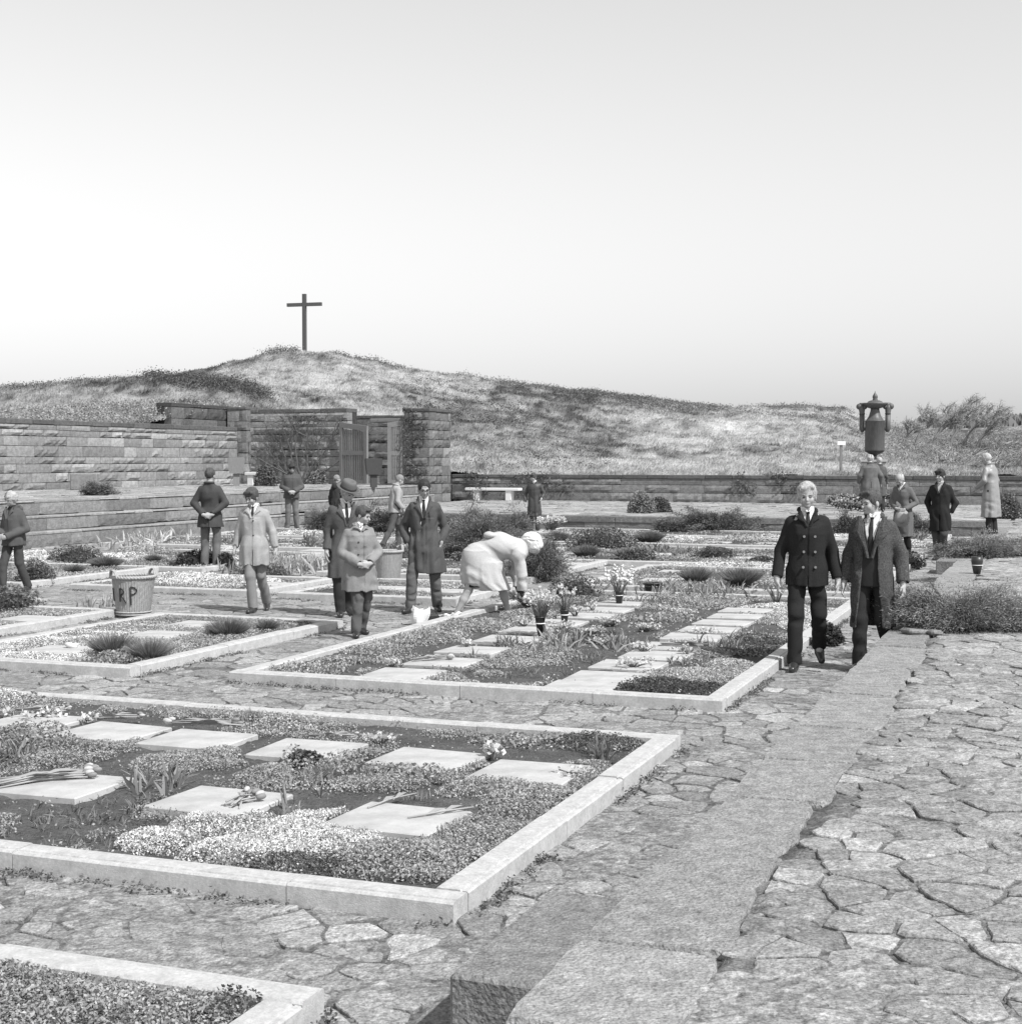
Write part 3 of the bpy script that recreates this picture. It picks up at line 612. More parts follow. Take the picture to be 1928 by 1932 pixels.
# ------------------------------------------------------------------ ground cover in the beds
def w2px(x, y, z=0): return 964+FPX*x/y, 868-(z-CZ)*FPX/y
def in_slab(x, y):
    m = np.zeros(len(x), bool)
    for px, py, wd, dp in SLOT:
        dx = x-px; dy = y-py; a = dx*CA-dy*SA; b_ = dx*SA+dy*CA
        m |= (abs(a) < wd/2+.015) & (abs(b_) < dp/2+.015)
    return m
SUN_COVER = {k: [] for k in ('groundcover', 'white_blossom_mat', 'sprouting_leaves')}
def patch(u, v, ru, rv, typ, h=.07, dens=1.0, key=None, soft=.25):
    """irregular cushion on the soil"""
    c = G(u, v, .06); rx = ru*c.y/FPX; ry = rv*c.y*c.y/(FPX*CZ); A = math.pi*rx*ry
    lf = {'sedum': .013, 'pale': .012, 'white': .011, 'dark': .014, 'leafy': .024, 'green': .0145}[typ]*max(1, c.y/9.5)
    tone = {'sedum': .36, 'pale': .56, 'white': .78, 'dark': .10, 'leafy': .33, 'green': .36}[typ]
    n = int(min(42000, A/(lf*lf)*2.3*dens))
    a = RNG.uniform(0, 2*np.pi, n); r = np.sqrt(RNG.random(n)); x0 = r*np.cos(a); y0 = r*np.sin(a)
    edge = .72+.5*fbm(np.cos(a)*1.6+u*.13, np.sin(a)*1.6+v*.1, 3, 7); x = c.x+x0*rx*edge; y = c.y+y0*ry*edge
    lump = fbm(x*7, y*7, 3, 31); hz = h*(.35+.9*lump)*np.sqrt(np.clip(1-r**3, 0, 1)); zz = .045+hz*(1-RNG.random(n)**1.8*.7)
    tn = tone*RNG.uniform(.6, 1.4, n)*(.72+.55*lump)
    if typ == 'white': q = RNG.random(n) < .14+.22*(fbm(x*3, y*3, 3, 71) > .56); tn = np.where(q, .2*RNG.uniform(.6, 1.3, n), tn)
    if typ == 'pale': q = RNG.random(n) < .2; tn = np.where(q, .2, tn)
    m = ~in_slab(x, y); x, y, zz, tn = x[m], y[m], zz[m], tn[m]
    if key:
        s, t = ST(x, y); b_ = BEDS[key]; m = (s > b_[0]) & (s < b_[1]) & (t > b_[2]) & (t < b_[3]); x, y, zz, tn = x[m], y[m], zz[m], tn[m]
    if len(x) == 0: return
    P = np.stack([x, y, zz], 1); q = leafquads(P, RNG.uniform(.7, 1.4, len(P))*lf, tn, (2.2 if typ in ('white', 'pale') else .9) if typ != 'leafy' else .5, .6)
    SUN_COVER['white_blossom_mat' if typ in ('white', 'pale') else 'groundcover'].append(q)
def bedfill(key, thr=.5, sc=1.5, dens=1.0, seed=0, tone=.2, h=.06):
    s0, s1, t0, t1 = BEDS[key]; A = (s1-s0)*(t1-t0); d = (s0+s1)/2*.95; lf = .0135*max(1, d/10); n = int(min(150000, A/(lf*lf)*1.1*dens))
    s = RNG.uniform(s0, s1, n); t = RNG.uniform(t0, t1, n); x, y = WA(s, t); g_ = fbm(x*sc, y*sc, 4, seed); sp = sstep(thr-.02, thr+.06, g_); m = (RNG.random(n) < sp+.03) & ~in_slab(x, y); x, y, g_ = x[m], y[m], g_[m]
    k = vn(x*1.1, y*1.1, seed+3); lump = fbm(x*6, y*6, 3, 31); zz = .04+h*(.3+lump)*RNG.uniform(.3, 1.1, len(x))
    tn = (tone*.65+tone*.9*k)*RNG.uniform(.6, 1.45, len(x))*(.7+.6*lump)
    SUN_COVER['groundcover'].append(leafquads(np.stack([x, y, zz], 1), RNG.uniform(.7, 1.5, len(x))*lf, tn, .8, .6))
for k, th in (('A', .56), ('B', .56), ('C', .42), ('D', .44), ('E', .4), ('F', .42), ('G', .44), ('N', .42), ('H', .42), ('K', .43), ('I', .4), ('J', .42), ('L', .4), ('O', .4), ('Q', .4), ('R', .38), ('Z', .3)):
    bedfill(k, th, 1.7 if k in 'AB' else 1.2, 1.0, ord(k), .31)
# foreground bed
for a in [(560, 1590, 175, 45, 'white', .10, 1.3), (640, 1560, 130, 30, 'white', .09, 1.2), (450, 1610, 120, 26, 'white', .1, 1.3), (300, 1590, 80, 26, 'white', .09, 1.2), (420, 1560, 120, 24, 'white', .08, 1.1),
          (760, 1620, 190, 38, 'green', .08, 1.2), (900, 1580, 130, 45, 'green', .08, 1.2), (1010, 1520, 110, 45, 'green', .07, 1.2), (960, 1480, 150, 26, 'green', .07, 1.2), (1100, 1465, 90, 30, 'green', .07, 1.1), (560, 1635, 130, 18, 'dark', .08, 1), (850, 1655, 110, 16, 'green', .08, 1.2),
          (70, 1392, 100, 18, 'leafy', .11, 1.3), (10, 1402, 80, 22, 'leafy', .12, 1.3), (100, 1430, 60, 12, 'sedum', .06, 1.1), (220, 1405, 55, 15, 'sedum', .06, 1.1), (320, 1440, 85, 24, 'sedum', .07, 1.2), (400, 1425, 60, 16, 'sedum', .06, 1.2), (500, 1460, 60, 18, 'sedum', .06, 1.2), (430, 1443, 40, 9, 'sedum', .05, 1),
          (650, 1440, 130, 24, 'leafy', .09, 1.1), (820, 1452, 130, 24, 'leafy', .08, 1.2), (720, 1480, 90, 14, 'sedum', .07, 1.1), (560, 1430, 30, 12, 'leafy', .13, 1.3), (1000, 1400, 120, 14, 'leafy', .07, 1), (1130, 1400, 90, 18, 'dark', .08, 1), (850, 1385, 60, 8, 'sedum', .05, 1), (640, 1370, 40, 6, 'sedum', .05, 1), (540, 1355, 40, 6, 'sedum', .05, 1), (330, 1350, 30, 6, 'sedum', .05, 1), (210, 1340, 30, 7, 'sedum', .05, 1), (95, 1325, 30, 7, 'sedum', .06, 1), (760, 1360, 40, 5, 'sedum', .05, 1), (570, 1385, 30, 7, 'sedum', .04, 1), (190, 1425, 30, 8, 'sedum', .04, 1), (-20, 1560, 50, 30, 'sedum', .05, .7),
          (40, 1306, 110, 14, 'white', .12, 1.3), (-40, 1318, 100, 18, 'white', .12, 1.2), (100, 1312, 60, 14, 'leafy', .12, 1)]: patch(*a, key='A')
for a in [(120, 1900, 260, 60, 'green', .07, 1.3), (330, 1905, 130, 40, 'green', .07, 1.2), (60, 1840, 140, 30, 'green', .07, 1.2), (450, 1905, 60, 22, 'dark', .1, 1), (200, 1850, 120, 22, 'green', .07, 1.1)]: patch(*a, key='Z')
# middle bed
for a in [(1240, 1300, 130, 14, 'dark', .11, 1.3), (1180, 1305, 90, 10, 'dark', .09, 1.2), (1300, 1275, 110, 14, 'pale', .07, 1.3), (1390, 1262, 60, 14, 'pale', .09, 1.2), (1200, 1252, 45, 8, 'white', .08, 1), (1340, 1235, 50, 8, 'sedum', .08, 1), (1530, 1175, 70, 24, 'white', .05, 1.1), (1490, 1150, 90, 14, 'white', .05, 1), (1460, 1165, 60, 14, 'pale', .05, 1),
          (800, 1205, 75, 12, 'green', .09, 1.2), (900, 1180, 80, 12, 'green', .09, 1.2), (710, 1225, 60, 9, 'green', .07, 1), (650, 1245, 60, 6, 'green', .06, 1), (1000, 1160, 60, 9, 'green', .08, 1.1), (1290, 1135, 130, 14, 'green', .08, 1), (1350, 1125, 120, 9, 'pale', .07, .8), (1010, 1232, 90, 14, 'green', .06, 1), (960, 1250, 110, 10, 'sedum', .05, 1), (850, 1280, 30, 8, 'sedum', .06, 1.2), (920, 1272, 32, 6, 'sedum', .06, 1.2), (880, 1292, 26, 5, 'sedum', .06, 1.2), (700, 1268, 30, 5, 'sedum', .05, 1), (1110, 1200, 80, 14, 'dark', .05, .8), (1440, 1215, 70, 22, 'dark', .06, 1), (1390, 1230, 50, 9, 'dark', .05, 1), (1250, 1165, 70, 10, 'leafy', .06, .8)]: patch(*a, key='B')
for a in [(110, 1218, 170, 26, 'white', .05, 1.2), (60, 1240, 110, 12, 'white', .05, 1.2), (250, 1185, 150, 14, 'pale', .05, 1.6), (160, 1200, 150, 16, 'white', .05, 1.3), (90, 1215, 150, 16, 'white', .05, 1.3), (480, 1180, 100, 12, 'sedum', .05, 1), (400, 1200, 90, 14, 'sedum', .06, 1), (225, 1245, 45, 12, 'leafy', .14, 1.2), (400, 1215, 90, 10, 'green', .05, 1), (560, 1172, 60, 6, 'dark', .05, 1)]: patch(*a, key='C')
for a in [(330, 1092, 110, 10, 'white', .1, 1.3), (430, 1098, 110, 9, 'white', .1, 1.3), (480, 1100, 60, 6, 'white', .08, 1.1)]: patch(*a, key='F')
for a in [(60, 1145, 90, 6, 'pale', .07, 1), (160, 1140, 60, 6, 'leafy', .1, 1), (20, 1165, 50, 8, 'sedum', .08, 1)]: patch(*a, key='D')
for a in [(80, 1050, 90, 7, 'white', .12, 1.2), (220, 1050, 60, 6, 'white', .08, 1), (460, 1055, 60, 5, 'white', .1, 1), (270, 1040, 60, 6, 'sedum', .12, 1), (460, 1035, 40, 5, 'white', .1, 1), (570, 1008, 50, 4, 'white', .12, 1), (640, 1012, 40, 5, 'green', .1, 1)]: patch(*a)
for a in [(1430, 1095, 60, 7, 'green', .06, 1), (1240, 1093, 60, 6, 'sedum', .06, 1)]: patch(*a, key='K')
for a in [(1370, 1066, 130, 5, 'white', .06, 1.2), (1600, 1015, 60, 4, 'white', .1, 1), (1500, 1017, 60, 4, 'white', .1, 1), (1400, 1018, 60, 4, 'pale', .1, 1), (1290, 1018, 40, 4, 'white', .1, 1), (1560, 1048, 60, 5, 'pale', .1, 1), (1740, 1030, 40, 7, 'white', .1, 1), (1220, 1035, 50, 4, 'leafy', .12, 1), (780, 1110, 100, 6, 'sedum', .05, 1), (800, 1075, 60, 5, 'sedum', .06, 1), (870, 1078, 60, 5, 'green', .08, 1), (180, 1248, 60, 8, 'green', .05, .4)]: patch(*a)
# weeds in the joints and along kerbs
P = []
for k in BEDS:
    s0, s1, t0, t1 = BEDS[k]; s0 -= KW; t0 -= KW; s1 += KW; t1 += KW
    for (a0, b0, a1, b1) in ((s0-.02, t0, s0-.02, t1), (s0, t1+.02, s1, t1+.02), (s1+.02, t0, s1+.02, t1)):
        n = int(60*math.hypot(a1-a0, b1-b0)); q = RNG.random(n); q = q[vn(q*math.hypot(a1-a0, b1-b0)*3, q*0+s0, 9) > .45]
        ss = a0+(a1-a0)*q+RNG.normal(size=len(q))*.02*(b1 != b0) - (abs(RNG.normal(size=len(q))*.03) if a0 == a1 and a0 < s0 else 0); tt = b0+(b1-b0)*q+(abs(RNG.normal(size=len(q))*.03) if b0 == b1 else 0)
        x, y = WA(ss, tt); P.append(np.stack([x, y, 0*x], 1))
P = np.concatenate(P); P = np.repeat(P, 6, 0)+RNG.normal(size=(len(P)*6, 3))*[.018, .018, 0]+[0, 0, .0]; P[:, 2] = abs(RNG.normal(size=len(P)))*.014
v, f, t = leafquads(P, RNG.uniform(.012, .026, len(P)), .13*RNG.uniform(.5, 1.6, len(P)), .9); tag(npmesh('kerb_weeds', v, f, LEAF, None, t), kind='stuff')
# grass blades in paving
n = 30000; s = 3*(38/3)**RNG.random(n); t = RNG.uniform(-10, -1.42, n); x, y = WA(s, t); ok = fbm(x*1.8, y*1.8, 4, 3) > .55
for k in BEDS: b_ = BEDS[k]; ok &= ~((s > b_[0]-KW) & (s < b_[1]+KW) & (t > b_[2]-KW) & (t < b_[3]+KW))
x, y = x[ok], y[ok]; D = RNG.normal(size=(len(x), 3))*.5+[0, 0, 1]; D /= np.linalg.norm(D, axis=1)[:, None]
A1 = blades(np.stack([x, y, 0*x-.015], 1), D, RNG.uniform(.02, .05, len(x)), .004*np.maximum(1, y/9), .2*RNG.uniform(.6, 1.6, len(x)), .5)
n = 36000; s = 2*(50/2)**RNG.random(n); t = RNG.uniform(-1, 9, n); x, y = WA(s, t); ok = fbm(x*1.8, y*1.8, 4, 3) > .53; x, y = x[ok], y[ok]; D = RNG.normal(size=(len(x), 3))*.5+[0, 0, 1]; D /= np.linalg.norm(D, axis=1)[:, None]
A2 = blades(np.stack([x, y, 0*x+ZT-.02], 1), D, RNG.uniform(.02, .045, len(x)), .004*np.maximum(1, y/9), .24*RNG.uniform(.6, 1.6, len(x)), .5)
v, f, t = join([A1, A2]); tag(npmesh('joint_grass', v, f, LEAF, None, t), kind='stuff')
# sprouting single leaves on bare soil
def sprouts(u, v, ru, rv, n, L, tone, lean=.5):
    c = G(u, v, .05); rx = ru*c.y/FPX; ry = rv*c.y*c.y/(FPX*CZ); a = RNG.normal(size=(n, 2))*.5; P = np.stack([c.x+a[:, 0]*rx, c.y+a[:, 1]*ry, np.full(n, .035)], 1); P = P[~in_slab(P[:, 0], P[:, 1])]
    P = np.repeat(P, 5, 0)+RNG.normal(size=(len(P)*5, 3))*[.012, .012, 0]; D = RNG.normal(size=(len(P), 3))*lean+[0, 0, 1]; D /= np.linalg.norm(D, axis=1)[:, None]
    SUN_COVER['sprouting_leaves'].append(blades(P, D, RNG.uniform(.6, 1.3, len(P))*L, L*.10*max(1, c.y/26), tone*RNG.uniform(.6, 1.5, len(P)), .6))
for a in [(110, 1550, 110, 36, 50, .09, .17), (250, 1530, 90, 30, 30, .09, .17), (200, 1580, 90, 24, 26, .07, .2), (330, 1480, 30, 22, 8, .2, .2, .35), (275, 1480, 25, 22, 6, .22, .25, .3), (590, 1475, 55, 22, 40, .14, .24, .35), (540, 1545, 30, 16, 8, .16, .2, .2), (355, 1402, 14, 5, 8, .10, .33, .15), (745, 1435, 20, 7, 14, .12, .24, .2), (795, 1505, 30, 7, 10, .08, .25, .2), (478, 1357, 24, 8, 18, .11, .24, .2), (20, 1430, 40, 26, 40, .18, .22, .4), (1130, 1425, 30, 20, 14, .16, .18, .4), (350, 1520, 60, 12, 14, .06, .09, .1),
          (1055, 1215, 50, 20, 60, .22, .28, .45), (960, 1220, 40, 16, 40, .2, .22, .45), (880, 1230, 30, 12, 22, .18, .24, .4), (1170, 1225, 24, 12, 14, .22, .26, .3), (1130, 1290, 30, 10, 18, .2, .22, .35), (760, 1265, 26, 8, 12, .14, .26, .4), (1350, 1225, 60, 12, 26, .2, .22, .6), (1430, 1205, 60, 20, 60, .13, .2, .5), (1310, 1120, 130, 14, 130, .26, .26, .6), (1250, 1140, 60, 10, 40, .2, .24, .6), (1180, 1215, 60, 16, 20, .1, .2, .4), (1110, 1245, 60, 14, 26, .12, .2, .4), (1000, 1270, 120, 14, 30, .09, .18, .4), (1290, 1250, 60, 10, 30, .14, .24, .5),
          (560, 1070, 90, 10, 150, .3, .36, .4), (500, 1065, 60, 12, 60, .3, .3, .45), (280, 1025, 50, 10, 70, .4, .42, .45), (190, 1143, 40, 4, 16, .2, .3, .2), (600, 1025, 50, 8, 40, .3, .2, .4), (420, 1025, 30, 6, 30, .25, .22, .4), (1500, 1035, 30, 6, 20, .3, .4, .3), (1700, 1015, 60, 8, 70, .3, .2, .4), (1260, 1045, 60, 8, 60, .25, .2, .5)]: sprouts(*a)
for k, parts in SUN_COVER.items():
    if parts:
        v, f, t = join(parts); tag(npmesh(k, v, f, PETAL if 'white' in k else LEAF, None, t), kind='stuff')
# ------------------------------------------------------------------ single plants
def grass_tuft(u, v, wpx, hpx, label, z=.04, tone=.19):
    c = G(u, v, z); R_ = wpx/2*c.y/FPX; H = hpx*c.y/FPX; e = empty('grass_tuft', c, 0, label, 'ornamental grass'); e['group'] = 'fine ornamental grass tufts'
    n = int(2200*min(1.6, max(.6, R_/.3))); a = RNG.uniform(0, 2*np.pi, n); r = RNG.random(n)**.6; k = max(1, round(R_/H*.7)); cx = RNG.integers(0, k, n)
    cxx = ((cx-(k-1)/2)/max(1, k))*R_*1.5*(k > 1); P = np.stack([cxx+r*np.cos(a)*.06*R_/.2, r*np.sin(a)*.06*R_/.2, 0*a], 1)
    D = np.stack([np.cos(a)*r*.95, np.sin(a)*r*.95, np.full(n, .9)], 1); D /= np.linalg.norm(D, axis=1)[:, None]
    v, f, t = blades(P, D, H*RNG.uniform(.65, 1.2, n), .0035*max(1, c.y/10), tone*RNG.uniform(.5, 1.6, n), .35); o = npmesh('blades', v, f, LEAF, e, t); return e
for a in [(283, 1248, 92, 52, 'dense dark grass tuft at the front corner of the bed before the left basket'), (212, 1240, 90, 56, 'looser grass tuft left of the dense one, before the left basket'), (430, 1203, 120, 44, 'wide soft grass tuft at the feet of the boy in the light coat'), (505, 1190, 60, 26, 'small grass tuft at the right end of the bed before the left basket'),
          (1312, 1102, 64, 40, 'grass tuft behind the middle bed, left one of two'), (1398, 1106, 100, 42, 'broad grass tuft behind the middle bed, near the blond boy'), (1180, 1055, 60, 24, 'right end of the low grass row below the heather cushion'), (1105, 1052, 80, 28, 'low grass row right of the dark bush'),
          (1050, 1024, 60, 26, 'grass tuft beside the boy in the trench coat'), (1225, 1024, 90, 26, 'grass tuft right of the heather cushion'), (200, 1072, 110, 26, 'pale fine grass row in front of the flat cushion at the left'), (290, 1062, 34, 20, 'small dark grass tuft above the left basket'), (140, 1082, 60, 20, 'pale grass clump beside the round cushion at the left')]: grass_tuft(*a)
def cushion(name, cat, u, v, wpx, hpx, label, z=.03, tone=.1, leaf=.03, dens=1.0, depth=.7, rough=.25):
    c = G(u, v, z); R_ = wpx/2*c.y/FPX; H = hpx*c.y/FPX; e = empty(name, c, 0, label, cat)
    n = int(min(9000, 2600*dens*max(.8, R_*H/.3))); q = RNG.normal(size=(n, 3)); q[:, 2] = abs(q[:, 2]); q /= np.linalg.norm(q, axis=1)[:, None]; rr = 1-RNG.random(n)**2.2*.45
    lump = 1+rough*(fbm(q[:, 0]*3+u, q[:, 1]*3+q[:, 2]*2, 3, int(u))-.5)*2
    P = q*(rr*lump)[:, None]*[R_, R_*depth, H]; tn = tone*RNG.uniform(.5, 1.6, n)*(.75+.5*(lump-1+rough)/max(2*rough, .01))
    v_, f, t = leafquads(P, leaf*RNG.uniform(.7, 1.5, n)*max(1, c.y/20), tn, .6, .5); npmesh('foliage', v_, f, LEAF, e, t)
    m = MB(); m.ell((0, 0, 0), (R_*.72, R_*.72*depth, H*.74), 14, 8); m.build('stem_core', mat('twig_core', .035, .95), e, True); return e
for a in [('heather_cushion', 'cushion plant', 145, 1062, 120, 34, 'flat broad cushion plant behind the grass at the left'), ('heather_cushion', 'cushion plant', 68, 1100, 74, 44, 'round leafy cushion beside the boy at the left edge'), ('heather_cushion', 'cushion plant', 20, 1152, 130, 46, 'large rounded leafy cushion in front of the legs of the boy at the left edge'),
          ('heather_cushion', 'cushion plant', 375, 1069, 96, 32, 'very dark smooth cushion behind the feet of the man in the dark coat'), ('heather_cushion', 'cushion plant', 427, 1072, 36, 30, 'small dark bush right of the trousers of the man in the dark coat'), ('heather_cushion', 'cushion plant', 1133, 1037, 140, 44, 'heather cushion between grass tufts in the far bed'),
          ('heather_cushion', 'cushion plant', 1350, 1056, 84, 26, 'heather cushion in the wide bed left of the blond boy'), ('heather_cushion', 'cushion plant', 1438, 1064, 60, 14, 'low flat cushion just left of the elbow of the blond boy'), ('heather_cushion', 'cushion plant', 1085, 1130, 110, 46, 'leafy cushion behind the vases in the middle bed'),
          ('heather_cushion', 'cushion plant', 1560, 1215, 60, 40, 'dark low bush hanging over the kerb behind the raised shoe'), ('heather_cushion', 'cushion plant', 576, 1452, 76, 34, 'small leafy plant between two slabs in the foreground bed'), ('heather_cushion', 'cushion plant', 1712, 1070, 66, 30, 'dark clipped cushion at the corner of the bed behind the tweed coat'), ('heather_cushion', 'cushion plant', 1200, 1058, 70, 24, 'ragged bush at the right end of the kerb, far bed'),
          ('shrub', 'shrub', 1210, 968, 52, 40, 'round pale-leaved shrub on the far terrace before the low wall'), ('shrub', 'shrub', 1245, 967, 46, 28, 'smaller half of the round shrub on the far terrace'), ('shrub', 'shrub', 1900, 978, 62, 46, 'small shrub at the right edge, on the terrace'), ('shrub', 'shrub', 600, 914, 40, 26, 'small pale shrub at the foot of the climber wall'), ('shrub', 'shrub', 500, 917, 40, 40, 'small feathery bush on the plateau right of the light bench'), ('shrub', 'shrub', 490, 1090, 110, 28, 'dark ragged plant right of the knees of the boy in the light coat')]:
    zz = {968: ZT, 967: ZT, 978: ZT, 914: 1.0, 917: 1.0}.get(a[3], .03)
    tn = {375: .045, 427: .06, 1210: .22, 1245: .12, 600: .25, 1712: .055, 1900: .13, 1560: .07, 500: .14}.get(a[2], .125)
    cushion(a[0], a[1], a[2], a[3], a[4], a[5], a[6], zz, tn, .03)
# junipers: arching needle sprays
def juniper(u, v, wpx, hpx, label, z=.0, tone=.095, nb=46, depth=.6, lean=0, seed=0):
    rnd = random.Random(seed+int(u)); c = G(u, v, z); R_ = wpx/2*c.y/FPX; H = hpx*c.y/FPX; e = empty('juniper', c, 0, label, 'juniper'); e['group'] = 'spreading junipers'
    PP = []; DD = []; m = MB(); TT = []
    for i in range(int(nb*1.7)):
        a = rnd.uniform(0, 2*math.pi); hm = .45+1.0*float(vn(np.array([a*1.6+u]), np.array([v*1.0]), 3)[0]); L = rnd.uniform(.4, 1.0)**.8*rnd.choice((.8, 1, 1, 1.3)); el = rnd.uniform(.02, 1.1); fx, fy = math.cos(a)*math.cos(el*.9), math.sin(a)*math.cos(el*.9)
        p0 = Vector((math.cos(a)*R_*.12, math.sin(a)*R_*.12*depth, .02)); p2 = Vector((fx*R_*L+lean*R_*.2, fy*R_*L*depth, H*hm*(.10+.98*math.sin(el)*L*rnd.uniform(.75, 1.1)))); p1 = (p0+p2)/2+Vector((0, 0, H*.22))
        if i % 2 == 0: m.tube([p0, p1, p2], [.02, .013, .004], 4)
        bt = rnd.uniform(.6, 1.5)
        for j in range(17):
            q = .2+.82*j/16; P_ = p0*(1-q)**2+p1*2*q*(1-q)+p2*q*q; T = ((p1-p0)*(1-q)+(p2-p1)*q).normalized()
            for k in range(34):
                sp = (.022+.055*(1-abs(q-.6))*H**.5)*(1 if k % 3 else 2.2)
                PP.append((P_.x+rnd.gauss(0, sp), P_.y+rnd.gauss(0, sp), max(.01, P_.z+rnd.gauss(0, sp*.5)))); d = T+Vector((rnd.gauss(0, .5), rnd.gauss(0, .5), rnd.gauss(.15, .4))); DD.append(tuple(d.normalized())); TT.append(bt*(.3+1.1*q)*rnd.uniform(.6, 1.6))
    P_ = np.array(PP); D_ = np.array(DD); n = len(P_)
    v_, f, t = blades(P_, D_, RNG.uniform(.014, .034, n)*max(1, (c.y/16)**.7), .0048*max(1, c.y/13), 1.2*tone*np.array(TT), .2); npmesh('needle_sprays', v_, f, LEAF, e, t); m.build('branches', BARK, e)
for a in [(1800, 1190, 270, 84, 'large spreading juniper sprawling on the right terrace behind the tweed coat', ZT, .14, 120, .45), (1712, 1172, 84, 66, 'juniper spray hanging over the terrace edge at the tweed coat', ZT, .10, 34, .6),
          (1918, 1188, 140, 66, 'dark juniper at the right edge beside the sprawling one', ZT, .10, 50, .6), (1845, 1052, 190, 42, 'low juniper on the terrace behind the dark vase', ZT, .12, 46, .5), (1930, 1048, 150, 50, 'juniper at the right edge behind the dark vase', ZT, .12, 40, .5),
          (1352, 1006, 150, 52, 'dark spreading juniper against the far retaining wall', 0, .085, 56, .5), (1270, 1006, 70, 26, 'low juniper left of the big one at the far retaining wall', 0, .09, 26, .5), (1012, 1097, 96, 90, 'dense dark juniper right of the bending woman', 0, .10, 56, .8),
          (905, 1060, 190, 95, 'big juniper mass between the man with glasses and the woman', 0, .11, 80, .5), (955, 1012, 110, 40, 'far juniper left of the boy in the trench coat', 0, .12, 46, .6), (870, 1030, 110, 80, 'tall juniper behind the shoulder of the man with glasses', 0, .12, 46, .6),
          (610, 1008, 64, 46, 'juniper right of the hooded boy', 0, .075, 34, .7), (720, 1010, 90, 56, 'juniper between the man in the hat and the boy in the light jacket', 0, .09, 40, .6), (1605, 1012, 60, 42, 'juniper half hidden between the blond boy and the tweed coat', 0, .07, 34, .6),
          (185, 934, 60, 19, 'small low juniper on the edge of the left plateau', 1.0, .09, 26, .6), (1740, 1012, 60, 34, 'bushy juniper right of the balding man', 0, .1, 26, .6), (735, 1062, 70, 30, 'low juniper behind the second basket', 0, .09, 26, .6), (1690, 1010, 50, 24, 'low leafy juniper behind the balding man', 0, .1, 22, .6)]:
    juniper(*a[:5], a[5], a[6], a[7], a[8])
# ------------------------------------------------------------------ figures: signed-distance modelling kit
def rotx(a): c, s = math.cos(a), math.sin(a); return np.array([[1, 0, 0], [0, c, -s], [0, s, c]])
def roty(a): c, s = math.cos(a), math.sin(a); return np.array([[c, 0, s], [0, 1, 0], [-s, 0, c]])
def rotz(a): c, s = math.cos(a), math.sin(a); return np.array([[c, -s, 0], [s, c, 0], [0, 0, 1]])
class Fr:
    """rigid frame: p_world = M (p-piv) + piv + off"""
    def __init__(s, M=np.eye(3), piv=(0, 0, 0), par=None, off=(0, 0, 0)): s.M = M; s.piv = np.array(piv, float); s.par = par; s.off = np.array(off, float)
    def fwd(s, p):
        p = (np.asarray(p, float)-s.piv) @ s.M.T+s.piv+s.off
        return s.par.fwd(p) if s.par else p
    def inv(s, P):
        if s.par: P = s.par.inv(P)
        return (P-s.off-s.piv) @ s.M+s.piv
ID = Fr()
class BFr(Fr):
    def __init__(s, fr, z0, z1): s.fr = fr; s.z0 = z0; s.z1 = z1
    def fwd(s, p): return s.fr.fwd(p)
    def inv(s, P):
        w_ = sstep(s.z0, s.z1, P[:, 2])[:, None]; return P*(1-w_)+s.fr.inv(P)*w_
def cap_(a, b, ra, rb, k=.02):
    a = np.array(a, float); b = np.array(b, float); ab = b-a; L2 = ab@ab+1e-9
    def f(P):
        h = np.clip(((P-a)@ab)/L2, 0, 1); return np.linalg.norm(P-a-h[:, None]*ab, axis=1)-(ra+(rb-ra)*h)
    r = max(ra, rb); return f, np.minimum(a, b)-r, np.maximum(a, b)+r, k
def ell_(c, r, fr=ID, k=.02, M=None):
    c = np.array(c, float); r = np.array(r, float)
    def f(P):
        q = fr.inv(P)-c
        if M is not None: q = q @ M
        k0 = np.linalg.norm(q/r, axis=1); k1 = np.linalg.norm(q/(r*r), axis=1)+1e-9; return k0*(k0-1)/k1
    w_ = fr.fwd(c[None])[0]; m = r.max(); return f, w_-m, w_+m, k
def loft_(st, fr=ID, n=2.4, k=.02, fold=None, inner=False):
    st = sorted(st); zs = np.array([q[0] for q in st]); cx = [q[1] for q in st]; cy = [q[2] for q in st]; w_ = [q[3] for q in st]; d_ = [q[4] for q in st]
    def f(P):
        q = fr.inv(P); z = q[:, 2]; x = q[:, 0]-np.interp(z, zs, cx); y = q[:, 1]-np.interp(z, zs, cy); w = np.interp(z, zs, w_); d = np.interp(z, zs, d_)
        if fold is not None:
            a = np.arctan2(y, x); g = 1+fold[0]*np.interp(z, [zs[0], fold[2]], [1, 0])*(np.sin(a*fold[1]+fold[3])+.5*np.sin(a*fold[1]*1.7+2)); w = w*g; d = d*g
        e = ((abs(x)/w)**n+(abs(y)/d)**n)**(1/n); dr = (e-1)*np.minimum(w, d)
        return np.maximum(dr, np.maximum(zs[0]-z, z-zs[-1]))
    W_ = max(w_)+max(map(abs, cx))+.03; D_ = max(d_)+max(map(abs, cy))+.03
    cs = np.array([[x, y, z] for x in (-W_, W_) for y in (-D_, D_) for z in (zs[0], zs[-1])]); cs = np.concatenate([fr.fwd(cs), cs]) if isinstance(fr, BFr) else fr.fwd(cs); return f, cs.min(0)-.03, cs.max(0)+.03, k
